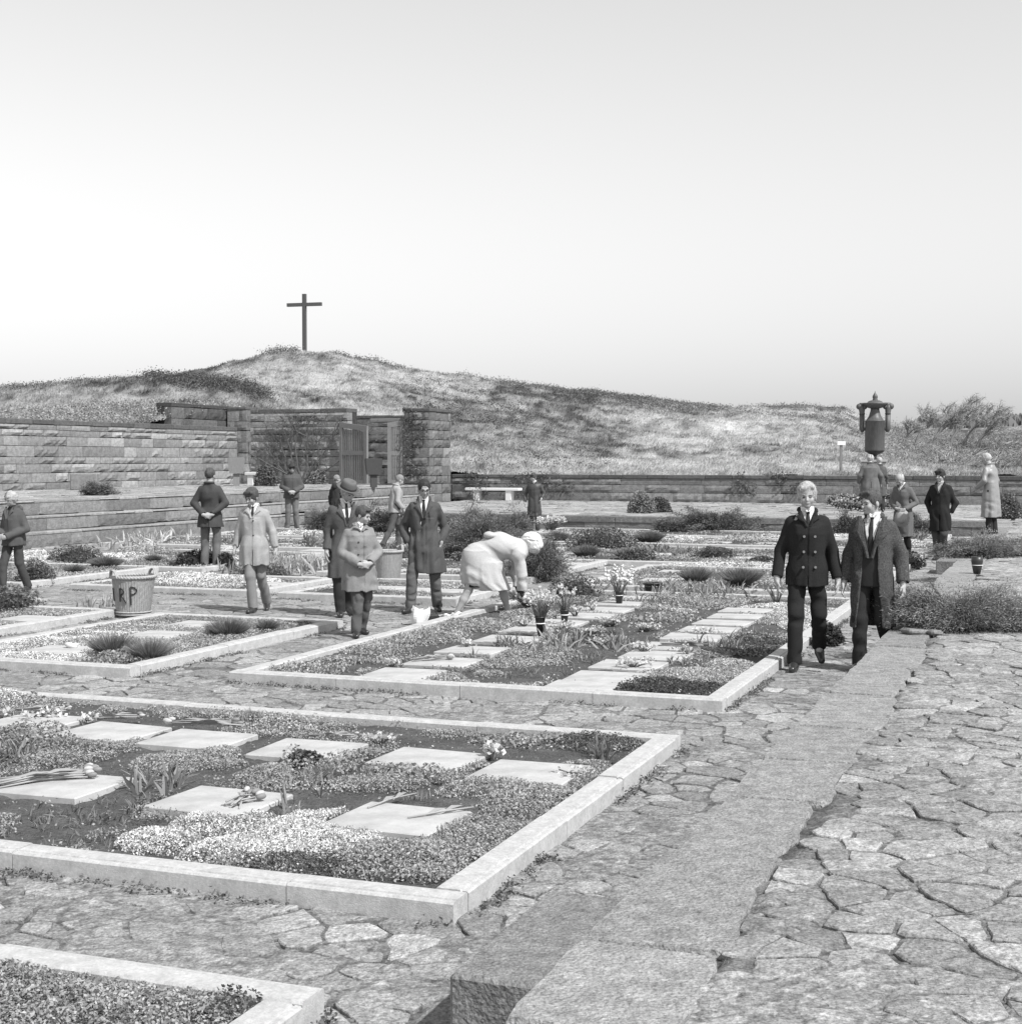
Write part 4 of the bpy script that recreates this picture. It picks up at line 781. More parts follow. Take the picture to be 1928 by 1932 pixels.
def nets(add, sub, vox, noise=None, cut=None):
    lo = np.min([a[1] for a in add], 0)-3*vox; hi = np.max([a[2] for a in add], 0)+3*vox
    n = np.ceil((hi-lo)/vox).astype(int)+1; ax = [lo[i]+vox*np.arange(n[i]) for i in range(3)]; D = np.full(n, 1.0)
    def ev(pr, fn):
        f, a, b, k = pr; m = k+2*vox; i0 = np.clip(np.floor((a-m-lo)/vox).astype(int), 0, n-1); i1 = np.clip(np.ceil((b+m-lo)/vox).astype(int)+1, 1, n)
        if np.any(i1 <= i0): return
        g = np.stack(np.meshgrid(*[ax[i][i0[i]:i1[i]] for i in range(3)], indexing='ij'), -1); sh = g.shape[:3]; d = f(g.reshape(-1, 3)).reshape(sh)
        sl = tuple(slice(i0[i], i1[i]) for i in range(3)); D[sl] = fn(D[sl], d, k)
    def smin(a, b, k): h = np.clip(.5+.5*(b-a)/k, 0, 1); return a*h+b*(1-h)-k*h*(1-h)
    for p in add: ev(p, lambda a, b, k: smin(a, b, k))
    if noise is not None:
        I = np.argwhere(abs(D) < .06)
        if len(I): P = lo+I*vox; D[tuple(I.T)] += noise(P)
    for p in sub: ev(p, lambda a, b, k: -smin(-a, b, k))
    S_g = D < 0; i, j, k = [x-1 for x in D.shape]
    cs = [(a, b, c) for a in (0, 1) for b in (0, 1) for c in (0, 1)]
    occ = sum(S_g[a:i+a, b:j+b, c:k+c].astype(np.int8) for a, b, c in cs); act = (occ > 0) & (occ < 8); I = np.argwhere(act)
    idx = np.full(act.shape, -1); idx[tuple(I.T)] = np.arange(len(I)); V = np.zeros((len(I), 3)); C = np.zeros(len(I))
    ed = [(p, q) for p in cs for q in cs if sum(q)-sum(p) == 1 and all(q[m] >= p[m] for m in range(3))]
    for p, q in ed:
        d0 = D[I[:, 0]+p[0], I[:, 1]+p[1], I[:, 2]+p[2]]; d1 = D[I[:, 0]+q[0], I[:, 1]+q[1], I[:, 2]+q[2]]; m = (d0 < 0) != (d1 < 0)
        t = np.where(m, d0/np.where(m, d0-d1, 1), 0); pt = np.array(p)+t[:, None]*(np.array(q)-np.array(p)); V += pt*m[:, None]; C += m
    V = lo+(I+V/C[:, None])*vox; F = []
    for axn in range(3):
        o1, o2 = [m for m in range(3) if m != axn]; a = np.argwhere(np.take(S_g, range(S_g.shape[axn]-1), axn) != np.take(S_g, range(1, S_g.shape[axn]), axn))
        a = a[(a[:, o1] > 0) & (a[:, o2] > 0) & (a[:, o1] < act.shape[o1]) & (a[:, o2] < act.shape[o2])]
        def at(d1, d2): b = a.copy(); b[:, o1] += d1; b[:, o2] += d2; return idx[tuple(b.T)]
        q = np.stack([at(-1, -1), at(0, -1), at(0, 0), at(-1, 0)], 1); ins = S_g[tuple(a.T)]; flip = ins if axn != 1 else ~ins
        q = np.where(flip[:, None], q, q[:, ::-1]); F.append(q[(q >= 0).all(1)])
    return V, np.concatenate(F)
def wrinkle(seed, amp=.005, f=(22, 22, 13)):
    r = np.random.default_rng(seed); K = r.normal(size=(7, 3))*np.array(f)*.6; ph = r.uniform(0, 6.28, 7)
    def g(P): 
        a = sum(np.sin(P@K[i]+ph[i]+1.5*np.sin(P@K[(i+2) % 7]*.6)) for i in range(7))/7; return amp*2.2*(a+.8*np.abs(a)-.3)
    return g
def cloth(name, base, rough=.9, tex=.18, sc=120):
    return mat(name, base, rough, nscale=sc, namp=tex, bump=.25, bscale=sc*1.5, spec=.15, n2=.15, n2s=5)
SKIN = mat('skin', .36, .6, nscale=30, namp=.05, spec=.3); SKIND = mat('lips', .17, .6); EYE = mat('eye_dark', .04, .3); SHOE = mat('shoe_leather', .03, .3, spec=.6)
SHIRT = cloth('white_shirt', .68, .85, .04); TIE = cloth('dark_tie', .035); 
HAIRM = {k: mat('hair_'+k, v, .65, nscale=60, namp=.5, stretch=(1, 1, .35), bump=.6, bscale=90) for k, v in (('blond', .38), ('dark', .035), ('brown', .07), ('grey', .42), ('fair', .22))}
def hand_prims(w, d, side, nrm, s=1.0, curl=.5):
    """w wrist, d pointing direction, side = towards thumb, nrm = palm normal"""
    w, d, side, nrm = [np.array(x, float) for x in (w, d, side, nrm)]; d /= np.linalg.norm(d); side -= d*(side@d); side /= np.linalg.norm(side)+1e-9; nrm = nrm-d*(nrm@d)-side*(nrm@side); nrm /= np.linalg.norm(nrm)+1e-9
    o = [cap_(w-d*.03, w+d*.02, .026*s, .027*s, .02)]
    for q in (-.024, -.008, .008, .024): o.append(cap_(w+d*.02+side*q*.6*s, w+d*.08*s+side*q*s, .017*s, .0145*s, .008))
    for q, L in ((.029, .066), (.010, .076), (-.010, .070), (-.029, .054)):
        b = w+d*.082*s+side*q*s; c1 = math.cos(curl*.6); s1 = math.sin(curl*.6); m = b+(d*c1+nrm*s1)*L*.5*s+side*q*.15*s; c2 = math.cos(curl*1.6); s2 = math.sin(curl*1.6); e = m+(d*c2+nrm*s2)*L*.5*s
        o += [cap_(b, m, .0098*s, .009*s, .004), cap_(m, e, .009*s, .0078*s, .004)]
    t0 = w+d*.025*s+side*.022*s; t1 = t0+(d*.6+side*.75+nrm*.25)*.038*s; t2 = t1+(d*.9+side*.2+nrm*.3)*.03*s
    o += [cap_(t0, t1, .014*s, .011*s, .006), cap_(t1, t2, .0105*s, .009*s, .004)]; return o
def person(P):
    """P: dict with placement, pose (heights for a 1.75 m figure) and clothing"""
    g = lambda k, d=None: P.get(k, d)
    z0 = g('z', 0.0); foot = G(P['u'], P['v'], z0); dist = foot.y
    H = P['H'] if 'H' in P else (P['v']-P['top'])*dist/FPX; sc = H/(1.718+(.03 if P.get('hat') else 0))
    hd = math.radians(g('heading', 0))-math.atan2(foot.x, foot.y)
    root = empty('person', foot, hd, P['label'], 'person'); root.scale = (sc, sc, sc)
    vox = g('vox', .009 if dist < 20 else .013)/sc**.5
    lean = math.radians(g('lean', 0)); hip = (0, g('hipy', 0), g('hipz', .92)); ho = g('hipoff', (0, 0)) 
    TF = Fr(rotz(math.radians(g('twist', 0))) @ rotx(lean) @ roty(math.radians(g('tilt', 0))), hip)
    HF = Fr(rotz(math.radians(g('turn', 0))) @ rotx(math.radians(g('nod', 0))) @ roty(math.radians(g('htilt', 0))), (0, 0.02, 1.50), TF, (0, -.012, -.034))
    tp = lambda p: TF.fwd(np.array([p], float))[0]; hp = lambda p: HF.fwd(np.array([p], float))[0]
    bl = g('build', 1.0)*.93
    J = {}
    for sd_, sx in (('L', -1), ('R', 1)):
        J['sho'+sd_] = tp((sx*.150*bl, .005, 1.350)); J['elb'+sd_] = np.array(g('elb'+sd_, None) if g('elb'+sd_) is not None else tp((sx*.208, .03, 1.09)), float); J['wri'+sd_] = np.array(g('wri'+sd_, None) if g('wri'+sd_) is not None else tp((sx*.235, -.04, .85)), float)
        J['hip'+sd_] = np.array((sx*.085, hip[1], hip[2]-.02)); J['kne'+sd_] = np.array(g('kne'+sd_, (sx*.095, -.02, .49)), float); J['ank'+sd_] = np.array(g('ank'+sd_, (sx*.10, .03, .09)), float)
    seed = int(P['u'])
    # ---- body, one continuous skin surface
    hs = g('headscale', 1.0)
    A = [ell_((0, .015, 1.655), (.074*hs, .093*hs, .092*hs), HF), ell_((0, -.028, 1.592), (.053*hs, .062*hs, .062*hs), HF, .03), ell_((0, -.072, 1.548), (.020, .018, .016), HF, .02),
         ell_((.075, .012, 1.615), (.012, .02, .031), HF, .006), ell_((-.075, .012, 1.615), (.012, .02, .031), HF, .006), cap_(hp((0, -.080, 1.635)), hp((0, -.106, 1.603)), .008, .0125, .008), ell_((0, -.074, 1.648), (.046, .014, .008), HF, .012), ell_((0, -.086, 1.572), (.021, .008, .009), HF, .008),
         ell_((.036, -.062, 1.600), (.02, .02, .022), HF, .02), ell_((-.036, -.062, 1.600), (.02, .02, .022), HF, .02), cap_(tp((0, .025, 1.42)), hp((0, .01, 1.57)), .054, .050, .03),
         loft_([(.90, 0, 0, .14, .10), (1.08, 0, 0, .12, .085), (1.28, 0, 0, .15, .10), (1.38, 0, 0, .15, .085), (1.43, 0, .01, .10, .06), (1.46, 0, .015, .05, .05)], TF), ell_((0, hip[1], hip[2]-.04), (.15, .10, .10))]
    Sb = [ell_((sx*.030, -.088, 1.628), (.015, .010, .0085), HF, .006) for sx in (-1, 1)]
    hc = g('curl', .5); hsz = g('handsize', 1.0)
    for sd_, sx in (('L', -1), ('R', 1)):
        s_, e_, w_ = J['sho'+sd_], J['elb'+sd_], J['wri'+sd_]; A += [cap_(s_, e_, .045, .036), cap_(e_, w_, .036, .024)]
        hdv = np.array(g('hd'+sd_, w_-e_), float); A += hand_prims(w_+(w_-e_)/np.linalg.norm(w_-e_)*.01, hdv, g('hs'+sd_, (0, -1, 0)), g('hn'+sd_, (-sx, 0, 0)), hsz, g('curl'+sd_, hc))
        A += [cap_(J['hip'+sd_], J['kne'+sd_], .075, .05), cap_(J['kne'+sd_], J['ank'+sd_], .048, .032), cap_(J['ank'+sd_], J['ank'+sd_]+np.array([0, -.04, -.05]), .034, .03)]
    v, f = nets(A, Sb, min(vox, .0075) if dist < 20 else vox*.85); npmesh('body', v, f, SKIN, root, None, True)
    # eyes, brows, mouth
    hm = HAIRM[g('hair', 'brown')]
    for sx in (-1, 1):
        m = MB(); m.ell(hp((sx*.030, -.081, 1.628)), (.0135, .0055, .0062), 8, 6, Matrix((TF.M@HF.M).tolist())); m.build('eye', EYE, root, True)
        m = MB(); m.tube([hp((sx*.016, -.0905, 1.650)), hp((sx*.032, -.0885, 1.655)), hp((sx*.047, -.077, 1.648))], [.0035, .0042, .002], 5); m.build('eyebrow', hm, root, True)
    m = MB(); m.tube([hp((-.021, -.0875, 1.571)), hp((0, -.0965, 1.573)), hp((.021, -.0875, 1.571))], [.002, .0042, .002], 5); m.build('mouth', SKIND, root, True)
    if g('glasses'):
        m = MB()
        for sx in (-1, 1):
            pts = [hp((sx*.031+.023*np.sign(math.cos(a))*abs(math.cos(a))**.6, -.103+abs(math.cos(a))*.003, 1.628+.014*np.sign(math.sin(a))*abs(math.sin(a))**.7)) for a in np.linspace(0, 2*math.pi, 13)]; m.tube(pts, .003, 5); m.tube(pts[1:6], .0048, 5)
            m.tube([hp((sx*.055, -.100, 1.638)), hp((sx*.078, 0, 1.632))], .003, 4)
        m.tube([hp((-.012, -.104, 1.635)), hp((.012, -.104, 1.635))], .0035, 4); m.build('glasses', PAINT, root, True)
    # hair
    hk = g('haircut', 'short'); fringe = {'short': .03, 'full': .012, 'fringe': -.004, 'receding': .05, 'bald': .2, 'curly': .012}[hk]; vol = {'short': .007, 'full': .013, 'fringe': .014, 'receding': .005, 'bald': .003, 'curly': .018}[hk]
    A = [ell_((0, .022, 1.662), (.075*hs+vol, .094*hs+vol, .093*hs+vol), HF, .01)]
    if hk in ('full', 'fringe'): A += [cap_(hp((-.045, -.062, 1.712)), hp((.045, -.058, 1.720)), .026, .026, .02)]
    if g('quiff'): A += [cap_(hp((-.04, -.066, 1.722)), hp((.045, -.058, 1.730)), .022, .020, .02)]
    Sb = [ell_((0, -.125, 1.585), (.078, .105, .095+(.0 if fringe < .1 else .1)), HF, .01), ell_((0, -.02, 1.50), (.12, .12, .085), HF, .012)]
    if fringe < .02: Sb[0] = ell_((0, -.13, 1.575), (.072, .095, .092+fringe), HF, .01)
    if hk == 'bald': Sb.append(ell_((0, -.02, 1.76), (.075, .12, .075), HF, .01))
    if hk == 'receding': Sb[0] = ell_((0, -.125, 1.60), (.072, .10, .108), HF, .01)
    hn = wrinkle(seed+5, .0028 if hk != 'curly' else .009, (75, 75, 30) if hk != 'curly' else (110, 110, 110))
    v, f = nets(A, Sb, min(vox, .0075), noise=hn)
    hobj = npmesh('hair', v, f, hm, root, None, True)
    # stray locks give the hair an uneven outline
    q = v[RNG.integers(0, len(v), 150 if dist < 25 else 80)]; c0 = hp((0, .02, 1.66)); dr = q-c0; dr /= np.linalg.norm(dr, axis=1)[:, None]; dr = dr*.38+RNG.normal(size=dr.shape)*.3+[.1, 0, -.45]; dr /= np.linalg.norm(dr, axis=1)[:, None]
    if hk not in ('bald',):
        v, f, t = blades(q, dr, RNG.uniform(.012, .03, len(q))*(1.4 if hk in ('curly', 'full', 'fringe') else 1), .0042, RNG.uniform(.7, 1.5, len(q)), .8); npmesh('hair_locks', v, f, hm, root, None)
    # ---- trousers / skirt
    tm = P['trouser_mat']; tr = g('trw', 1.0)
    if tm is not None:
        A = [loft_([(hip[2]-.10, 0, hip[1], .165*bl, .115), (hip[2]+.02, 0, hip[1], .168*bl, .12), (hip[2]+.14, 0, hip[1]*.5, .15, .105)], n=2.2, k=.03)]; Sb = []
        for sd_ in 'LR':
            h_, k_, a_ = J['hip'+sd_], J['kne'+sd_], J['ank'+sd_]; d_ = (a_-k_)/np.linalg.norm(a_-k_); A += [cap_(h_, k_, .086*tr, .070*tr, .03), cap_(k_, a_+d_*.01, .070*tr, .063*tr, .02)]
            b_ = a_+d_*.085; Sb.append(cap_(b_, b_+d_*.02, .078, .078, .008))
        v, f = nets(A, Sb, vox, noise=wrinkle(seed+1, .0075, (28, 28, 34))); npmesh('trousers', v, f, tm, root, None, True)
    # ---- shoes
    for sd_ in 'LR':
        a_ = J['ank'+sd_]; fa = math.radians(g('fa'+sd_, -12 if sd_ == 'L' else 12)); pt = math.radians(g('pitch'+sd_, 0)); F_ = Fr(rotz(fa) @ rotx(pt), a_)
        q = lambda p: F_.fwd(np.array([a_+np.array(p)]))[0]
        A = [cap_(q((0, .045, -.045)), q((0, -.06, -.052)), .040, .040, .02), cap_(q((0, -.06, -.055)), q((0, -.155, -.062)), .042, .032, .02), cap_(q((0, .02, -.02)), q((0, -.03, -.03)), .042, .04, .02)]
        def sole(P_, F_=F_, a_=a_): return (F_.inv(P_)-a_)[:, 2]+.088
        lo_, hi_ = np.array(a_)-.3, np.array(a_)+.3
        v, f = nets(A, [], min(vox, .008)); vz = F_.inv(v)-a_; vz[:, 2] = np.maximum(vz[:, 2], -.088); v = F_.fwd(vz+a_)
        npmesh('shoe', v, f, g('shoe_mat', SHOE), root, None, True)
    # ---- shirt, tie
    chest = [(1.02, 0, 0, .155*bl, .118), (1.15, 0, -.002, .160*bl, .118), (1.28, 0, -.004, .168*bl, .122), (1.34, 0, 0, .150*bl, .108), (1.40, 0, .006, .095, .082), (1.445, 0, .012, .068, .066), (1.50, 0, .012, .060, .062)]
    if g('shirt', SHIRT) is not None and g('V', 0) > 0:
        v, f = nets([loft_(chest, TF, 2.2, .01), cap_(tp((-.03, -.045, 1.492)), tp((-.012, -.088, 1.455)), .012, .010, .01), cap_(tp((.03, -.045, 1.492)), tp((.012, -.088, 1.455)), .012, .010, .01)], [], vox); npmesh('shirt', v, f, g('shirt', SHIRT), root, None, True)
        if g('tie', TIE) is not None:
            m = MB(); yf = lambda z: -np.interp(z, [1.02, 1.15, 1.28, 1.36, 1.43, 1.475], [.118, .12, .126, .105, .072, .054])-.006; pts = [(0, 1.462, .015), (0, 1.44, .018), (0, 1.43, .013), (0, 1.36, .020), (0, 1.25, .026), (0, 1.12, .034), (0, 1.08, .02)]
            vs = []
            for x_, z_, w_ in pts:
                for sx, dy in ((-1, .004), (-.4, -.006), (.4, -.006), (1, .004)): vs.append(tuple(tp((x_+sx*w_, yf(z_)+dy, z_))))
            m._add(vs, [(i*4+k, i*4+k+1, i*4+5+k, i*4+4+k) for i in range(len(pts)-1) for k in range(3)]+[(3, 2, 1, 0)]); m.build('tie', g('tie', TIE), root, False)
    # inner suit seen in an open coat
    if g('suit_mat') is not None:
        V_ = g('suitV', .3); st = [(z, x, y, w_+.008, d_+.012) for z, x, y, w_, d_ in chest[:-1]]+[]; st = [(.80, 0, hip[1], .175, .125), (.95, 0, 0, .17, .128)]+st
        def vee(P_, V_=V_): q = TF.inv(P_); zb = 1.47-V_; return np.maximum(abs(q[:, 0])-(q[:, 2]-zb)*.085/V_, q[:, 1]+.01)
        v, f = nets([loft_(st, TF, 2.3, .01)], [(vee, tp((0, 0, 1.3))-.4, tp((0, 0, 1.3))+.4, .004)], vox, noise=wrinkle(seed+3, .003)); npmesh('suit_jacket', v, f, g('suit_mat'), root, None, True)
    # ---- coat
    cm = P['coat_mat']; hem = g('hem', .6); fl = g('flare', 1.0); ex = g('thick', .0); hz = hip[2]
    lo_w = .185*bl*fl+ex+.010
    st_ = [(hem, g('hemx', 0), hip[1]*.7+g('hemy', 0), lo_w, .150*fl+ex), (min(hz, hem+.30), g('hemx', 0)*.5, hip[1], max((.196*bl+ex)*(1+fl)/2, .19), (.150+ex)*(1+fl)/2), (1.06, 0, hip[1]*.5, .168*bl+ex, .132+ex), (1.25, 0, -.004, .182*bl+ex, .138+ex), (1.33, 0, 0, .178*bl+ex, .128+ex), (1.385, 0, .004, .150*bl, .106), (1.425, 0, .010, .100, .088), (1.46, 0, .014, .076, .074), (1.485, 0, .016, .068, .068)]
    if hem > .8: st_.pop(1)
    A = [loft_(st_, BFr(TF, hz, hz+.3), 2.3, .03, fold=(g('foldamp', .035), 7, hz+.14, seed))]
    sr = g('sleeve', 1.0)
    for sd_, sx in (('L', -1), ('R', 1)):
        s_, e_, w_ = J['sho'+sd_], J['elb'+sd_], J['wri'+sd_]; dw = (w_-e_)/np.linalg.norm(w_-e_); A += [cap_(s_, e_, .063*sr+ex*.4, .055*sr+ex*.3, .035), cap_(e_, w_-dw*.03, .054*sr+ex*.3, .047*sr+ex*.3, .02)]
    Sb = []; plk = None
    V_ = g('V', 0)
    if V_ > 0:
        vw = g('Vw', .075)
        def vee(P_, V_=V_, vw=vw):
            q = TF.inv(P_); zb = 1.47-V_; t = (q[:, 2]-zb)/V_; return np.maximum(abs(q[:, 0]-g('Vx', 0)*(1-t))-np.clip(t, 0, 2)*vw, np.maximum(q[:, 1]+.01, -(q[:, 2]-zb)))
        Sb.append((vee, tp((0, 0, 1.3))-.5, tp((0, 0, 1.3))+.5, .004))
    if g('open'):      # coat hanging open from the collar down
        ow, oh = g('open')
        def opn(P_, ow=ow, oh=oh):
            q = P_ ; w_ = np.interp(q[:, 2], [hem, .95, 1.2, 1.47], [oh, ow, ow*.9, .06]); return np.maximum(abs(q[:, 0]-g('openx', 0)*np.interp(q[:, 2], [hem, 1.47], [1, 0]))-w_, q[:, 1]+.03)
        Sb.append((opn, np.array([-.5, -.5, hem-.1]), np.array([.5, .3, 1.5]), .004)); zin = [(hem-.05, 0, hip[1]*.7, lo_w-.03, .125), (1.0, 0, 0, .15, .10), (1.3, 0, 0, .15, .095)]; Sb.append(loft_(zin, ID, 2.3, .004))
    elif g('slit', True) and not g('backview'):
        xs = g('slitx', .02); plk = xs
        def slit(P_): return np.maximum(abs(P_[:, 0]-xs)-.003, np.maximum(P_[:, 1]+.04, P_[:, 2]-min(.86, hem+.30)))
        Sb.append((slit, np.array([-.5, -.6, hem-.1]), np.array([.5, .3, 1.0]), .006))
        zin = [(hem-.06, g('hemx', 0), hip[1]*.7+g('hemy', 0), lo_w-.025, .13*fl), (hem+.12, 0, hip[1]*.7, .15, .11)]; Sb.append(loft_(zin, ID, 2.3, .004))
    if g('backview'):
        def bslit(P_): return np.maximum(abs(P_[:, 0])-.004, np.maximum(-P_[:, 1]+.06, P_[:, 2]-hz-.02))
        Sb.append((bslit, np.array([-.5, -.3, hem-.1]), np.array([.5, .6, 1.1]), .006))
    for sd_ in 'LR':
        e_, w_ = J['elb'+sd_], J['wri'+sd_]; dw = (w_-e_)/np.linalg.norm(w_-e_); c_ = w_-dw*.0; g('nocut') or Sb.append(cap_(c_+dw*.045, c_+dw*.09, .070, .070, .006)); g('nocut') or Sb.append(cap_(c_-dw*.03, c_+dw*.05, .036*sr, .038*sr, .006))
    wr_ = wrinkle(seed, g('wamp', .0075), g('wf', (30, 30, 24)))
    def cn(P_):
        r = wr_(P_)
        if plk is not None: q = TF.inv(P_); r = r-.009*sstep(plk-.002, plk+.004, q[:, 0])*(1-sstep(plk+.05, plk+.13, q[:, 0]))*(q[:, 1] < -.03)*(q[:, 2] < 1.47-V_)
        return r
    v, f = nets(A, Sb, vox, noise=cn); npmesh('coat', v, f, cm, root, None, True)
    # collar and lapels
    yf = lambda z: -np.interp(z, [1.06, 1.28, 1.37, 1.425, 1.465, 1.50], [.132, .142, .120, .086, .066, .062])-ex*.9-.004
    if g('lapel', True):
        cmat = g('collar_mat', cm); A = []
        for a in np.linspace(-2.15, 2.15, 13)[:-1]:
            b_ = a+4.3/12; ra, rb = [.017-.010*max(0, abs(q_)/2.15-.55)/.45 for q_ in (a, b_)]; A.append(cap_(tp((.078*math.sin(a), .016+.074*math.cos(a), 1.482-.034*(abs(a)/2.15)**2)), tp((.078*math.sin(b_), .016+.074*math.cos(b_), 1.482-.034*(abs(b_)/2.15)**2)), ra, rb, .012))
        if g('hood'): A += [ell_((0, .10, 1.42), (.11, .06, .07), TF, .03), ell_((0, .12, 1.37), (.07, .05, .07), TF, .03)]
        v, f = nets(A, [], vox, noise=wrinkle(seed+9, .004)); npmesh('collar', v, f, cmat, root, None, True)
        if V_ > 0.05 and not g('backview'):
            vw = g('Vw', .075); lz = 1.47-V_; m = MB()
            for sx in (-1, 1):
                vs = []; N_ = 9
                for i_ in range(N_):
                    q = i_/(N_-1); z_ = 1.462-(1.462-lz)*q; wi = vw*(1-q)+.004; wd = .012+g('lapw', .050)*math.sin(min(1, q*1.25+.12)*math.pi*.92)+(.012 if .25 < q < .42 else 0)-(.022 if .12 < q <= .25 else 0)
                    xo = g('Vx', 0)*q
                    for x_, dy in ((wi, -.002), (wi+wd*.5, -.011), (wi+wd, -.004), (wi+wd*.98, .010), (wi, .012)): vs.append(tuple(tp((sx*x_+xo, yf(z_)+dy+max(0, x_-.05)**2*2.2, z_))))
                m._add(vs, [(i_*5+k, i_*5+(k+1) % 5, i_*5+5+(k+1) % 5, i_*5+5+k) for i_ in range(N_-1) for k in range(5)]+[(0, 1, 2, 3, 4), tuple(range(N_*5-5, N_*5))])
            m.build('lapels', cmat if g('lapel') == 'collar' else cm, root)
    bt = g('buttons')
    if bt and (not g('backview')):
        for (x_, z_) in bt[0]:
            q = tp((x_, yf(max(1.06, z_)) - (.012 if z_ < 1.06 else .0)+ (abs(x_)**2)*1.5 - (0.010 if z_ < .85 else 0), z_)); m = MB(); m.tube([q+np.array([0, .008, 0]), q-np.array([0, .012, 0])], .012 if dist < 20 else .015, 8); m.build('button', bt[1], root)
    if g('hat'):
        m = MB(); hc_ = (0, 0, 0); M4 = Matrix((TF.M@HF.M).tolist()); t_ = MB(); t_.lathe([(.144, .002), (.146, .008), (.12, .0), (.094, .0), (.092, .04), (.086, .075), (.078, .098), (.060, .106), (.04, .096), (.005, .080)], 26, sq=(1, 1.2)); c0 = Vector(hp((0, .01, 1.685)))
        vs = [c0+M4 @ Vector(p) for p in t_.v]; m._add(vs, t_.f); m.build('hat', g('hat'), root, True)
        m = MB(); t_ = MB(); t_.lathe([(.0995, .008), (.0985, .032), (.09, .033)], 26, sq=(1, 1.18)); m._add([c0+M4 @ Vector(p) for p in t_.v], t_.f[:-2]); m.build('hat_band', PAINT, root, True)
    return root, J, tp, sc
Cm = {k: cloth('cloth_'+k, v, .92, t, s_) for k, v, t, s_ in (('black', .022, .3, 90), ('char', .045, .2, 90), ('dark', .060, .15, 80), ('middark', .085, .15, 60), ('mid', .13, .15, 60), ('midlight', .22, .12, 60), ('light', .32, .10, 60), ('cream', .55, .10, 60), ('jean', .15, .2, 60), ('tweed', .068, .75, 75))}
SHINY = mat('raincoat_cloth', .24, .45, nscale=20, namp=.1, spec=.5, bump=.2)
SHINYD = mat('raincoat_dark', .05, .5, nscale=20, namp=.1, spec=.45, bump=.2)
btn = lambda xs, m=PAINT: (xs, m)
PB = mat('button_grey', .2, .3, spec=.6)
# --- the two boys walking on the path
person(dict(u=1521, v=1262, top=909, heading=4, nod=5, label='blond teenage boy in a black double-breasted pea coat and tie walking towards the viewer', hair='blond', haircut='fringe', coat_mat=Cm['black'], trouser_mat=cloth('trouser_black', .022), hem=.775, V=.15, Vw=.062, ex=.0, thick=.008, sleeve=1.0, build=.98, htwist=1,
    kneL=(-.105, -.10, .50), ankL=(-.115, -.13, .09), kneR=(.11, .0, .50), ankR=(.135, .26, .20), pitchR=38, hipy=.02, buttons=btn([(-.038, 1.23), (.06, 1.23), (-.04, 1.09), (.062, 1.09), (-.045, .95), (.065, .95)], PB), elbL=(-.235, .05, 1.09), wriL=(-.275, -.05, .84), elbR=(.225, .04, 1.09), wriR=(.275, -.03, .83), hdL=(.1, -.1, -1), hdR=(-.1, -.2, -1), wamp=.004, turn=-3, htilt=-2, slitx=.0, flare=1.0))
person(dict(u=1645, v=1266, top=921, heading=-12, turn=-36, nod=11, label='dark-haired young man in an open tweed overcoat over a dark suit, looking aside', hair='brown', haircut='short', quiff=True, coat_mat=Cm['tweed'], trouser_mat=cloth('suit_dark', .03), suit_mat=cloth('suit_dark', .03), suitV=.36, lapw=.085, hem=.42, V=.40, Vw=.095, open=(.075, .12), thick=.014, sleeve=1.08, build=1.0, flare=1.05,
    kneL=(-.10, -.08, .50), ankL=(-.10, -.08, .09), kneR=(.10, -.02, .50), ankR=(.13, .22, .16), pitchR=30, elbL=(-.23, .06, 1.09), wriL=(-.26, -.04, .84), elbR=(.25, .06, 1.09), wriR=(.285, -.02, .84), foldamp=.03, lean=-2))
# --- group in the middle
person(dict(u=481, v=1155, top=918, heading=-14, turn=-22, nod=22, label='boy in a pale coat with dark velvet collar walking with arms hanging', hair='brown', haircut='full', coat_mat=Cm['light'], collar_mat=Cm['dark'], trouser_mat=cloth('trouser_grey', .22), hem=.65, V=.17, Vw=.06, buttons=btn([(.02, 1.26), (.02, 1.06), (.02, .88)]), flare=1.12, elbL=(-.225, .03, 1.09), wriL=(-.27, .0, .88), elbR=(.235, .04, 1.10), wriR=(.285, .02, .88),
    kneL=(-.03, -.12, .50), ankL=(-.0, -.10, .09), kneR=(.08, .04, .50), ankR=(.10, .28, .13), pitchR=20, slitx=.01, foldamp=.05, wamp=.007))
person(dict(u=398, v=1074, top=882, heading=168, turn=-16, nod=8, label='man seen from behind in a dark coat, hands clasped behind his back', hair='brown', haircut='short', coat_mat=Cm['dark'], trouser_mat=cloth('trouser_mid', .13), hem=.72, V=0, backview=True, elbL=(-.265, .06, 1.12), wriL=(-.06, .20, .93), elbR=(.265, .06, 1.12), wriR=(.07, .21, .93), hdL=(1, .1, -.25), hdR=(-1, .1, -.3), hsL=(0, 0, 1), hsR=(0, 0, 1), flare=1.18, lean=-6, curl=.9, collar_mat=Cm['dark'], wamp=.008))
person(dict(u=551, v=1001, top=872, heading=0, nod=30, turn=5, label='boy in a hooded zip anorak with hands folded, head bowed, by the stone steps', hair='dark', haircut='full', coat_mat=Cm['middark'], trouser_mat=cloth('trouser_jean', .15), hem=.82, V=.0, hood=True, thick=.025, elbL=(-.25, .02, 1.10), wriL=(-.05, -.24, .98), elbR=(.25, .02, 1.10), wriR=(.06, -.24, .98), hdL=(1, -.2, -.3), hdR=(-1, -.2, -.3), hsL=(0, 0, 1), hsR=(0, 0, 1), curl=1.0, flare=.95, ankL=(-.12, .03, .09), ankR=(.12, .03, .09)))
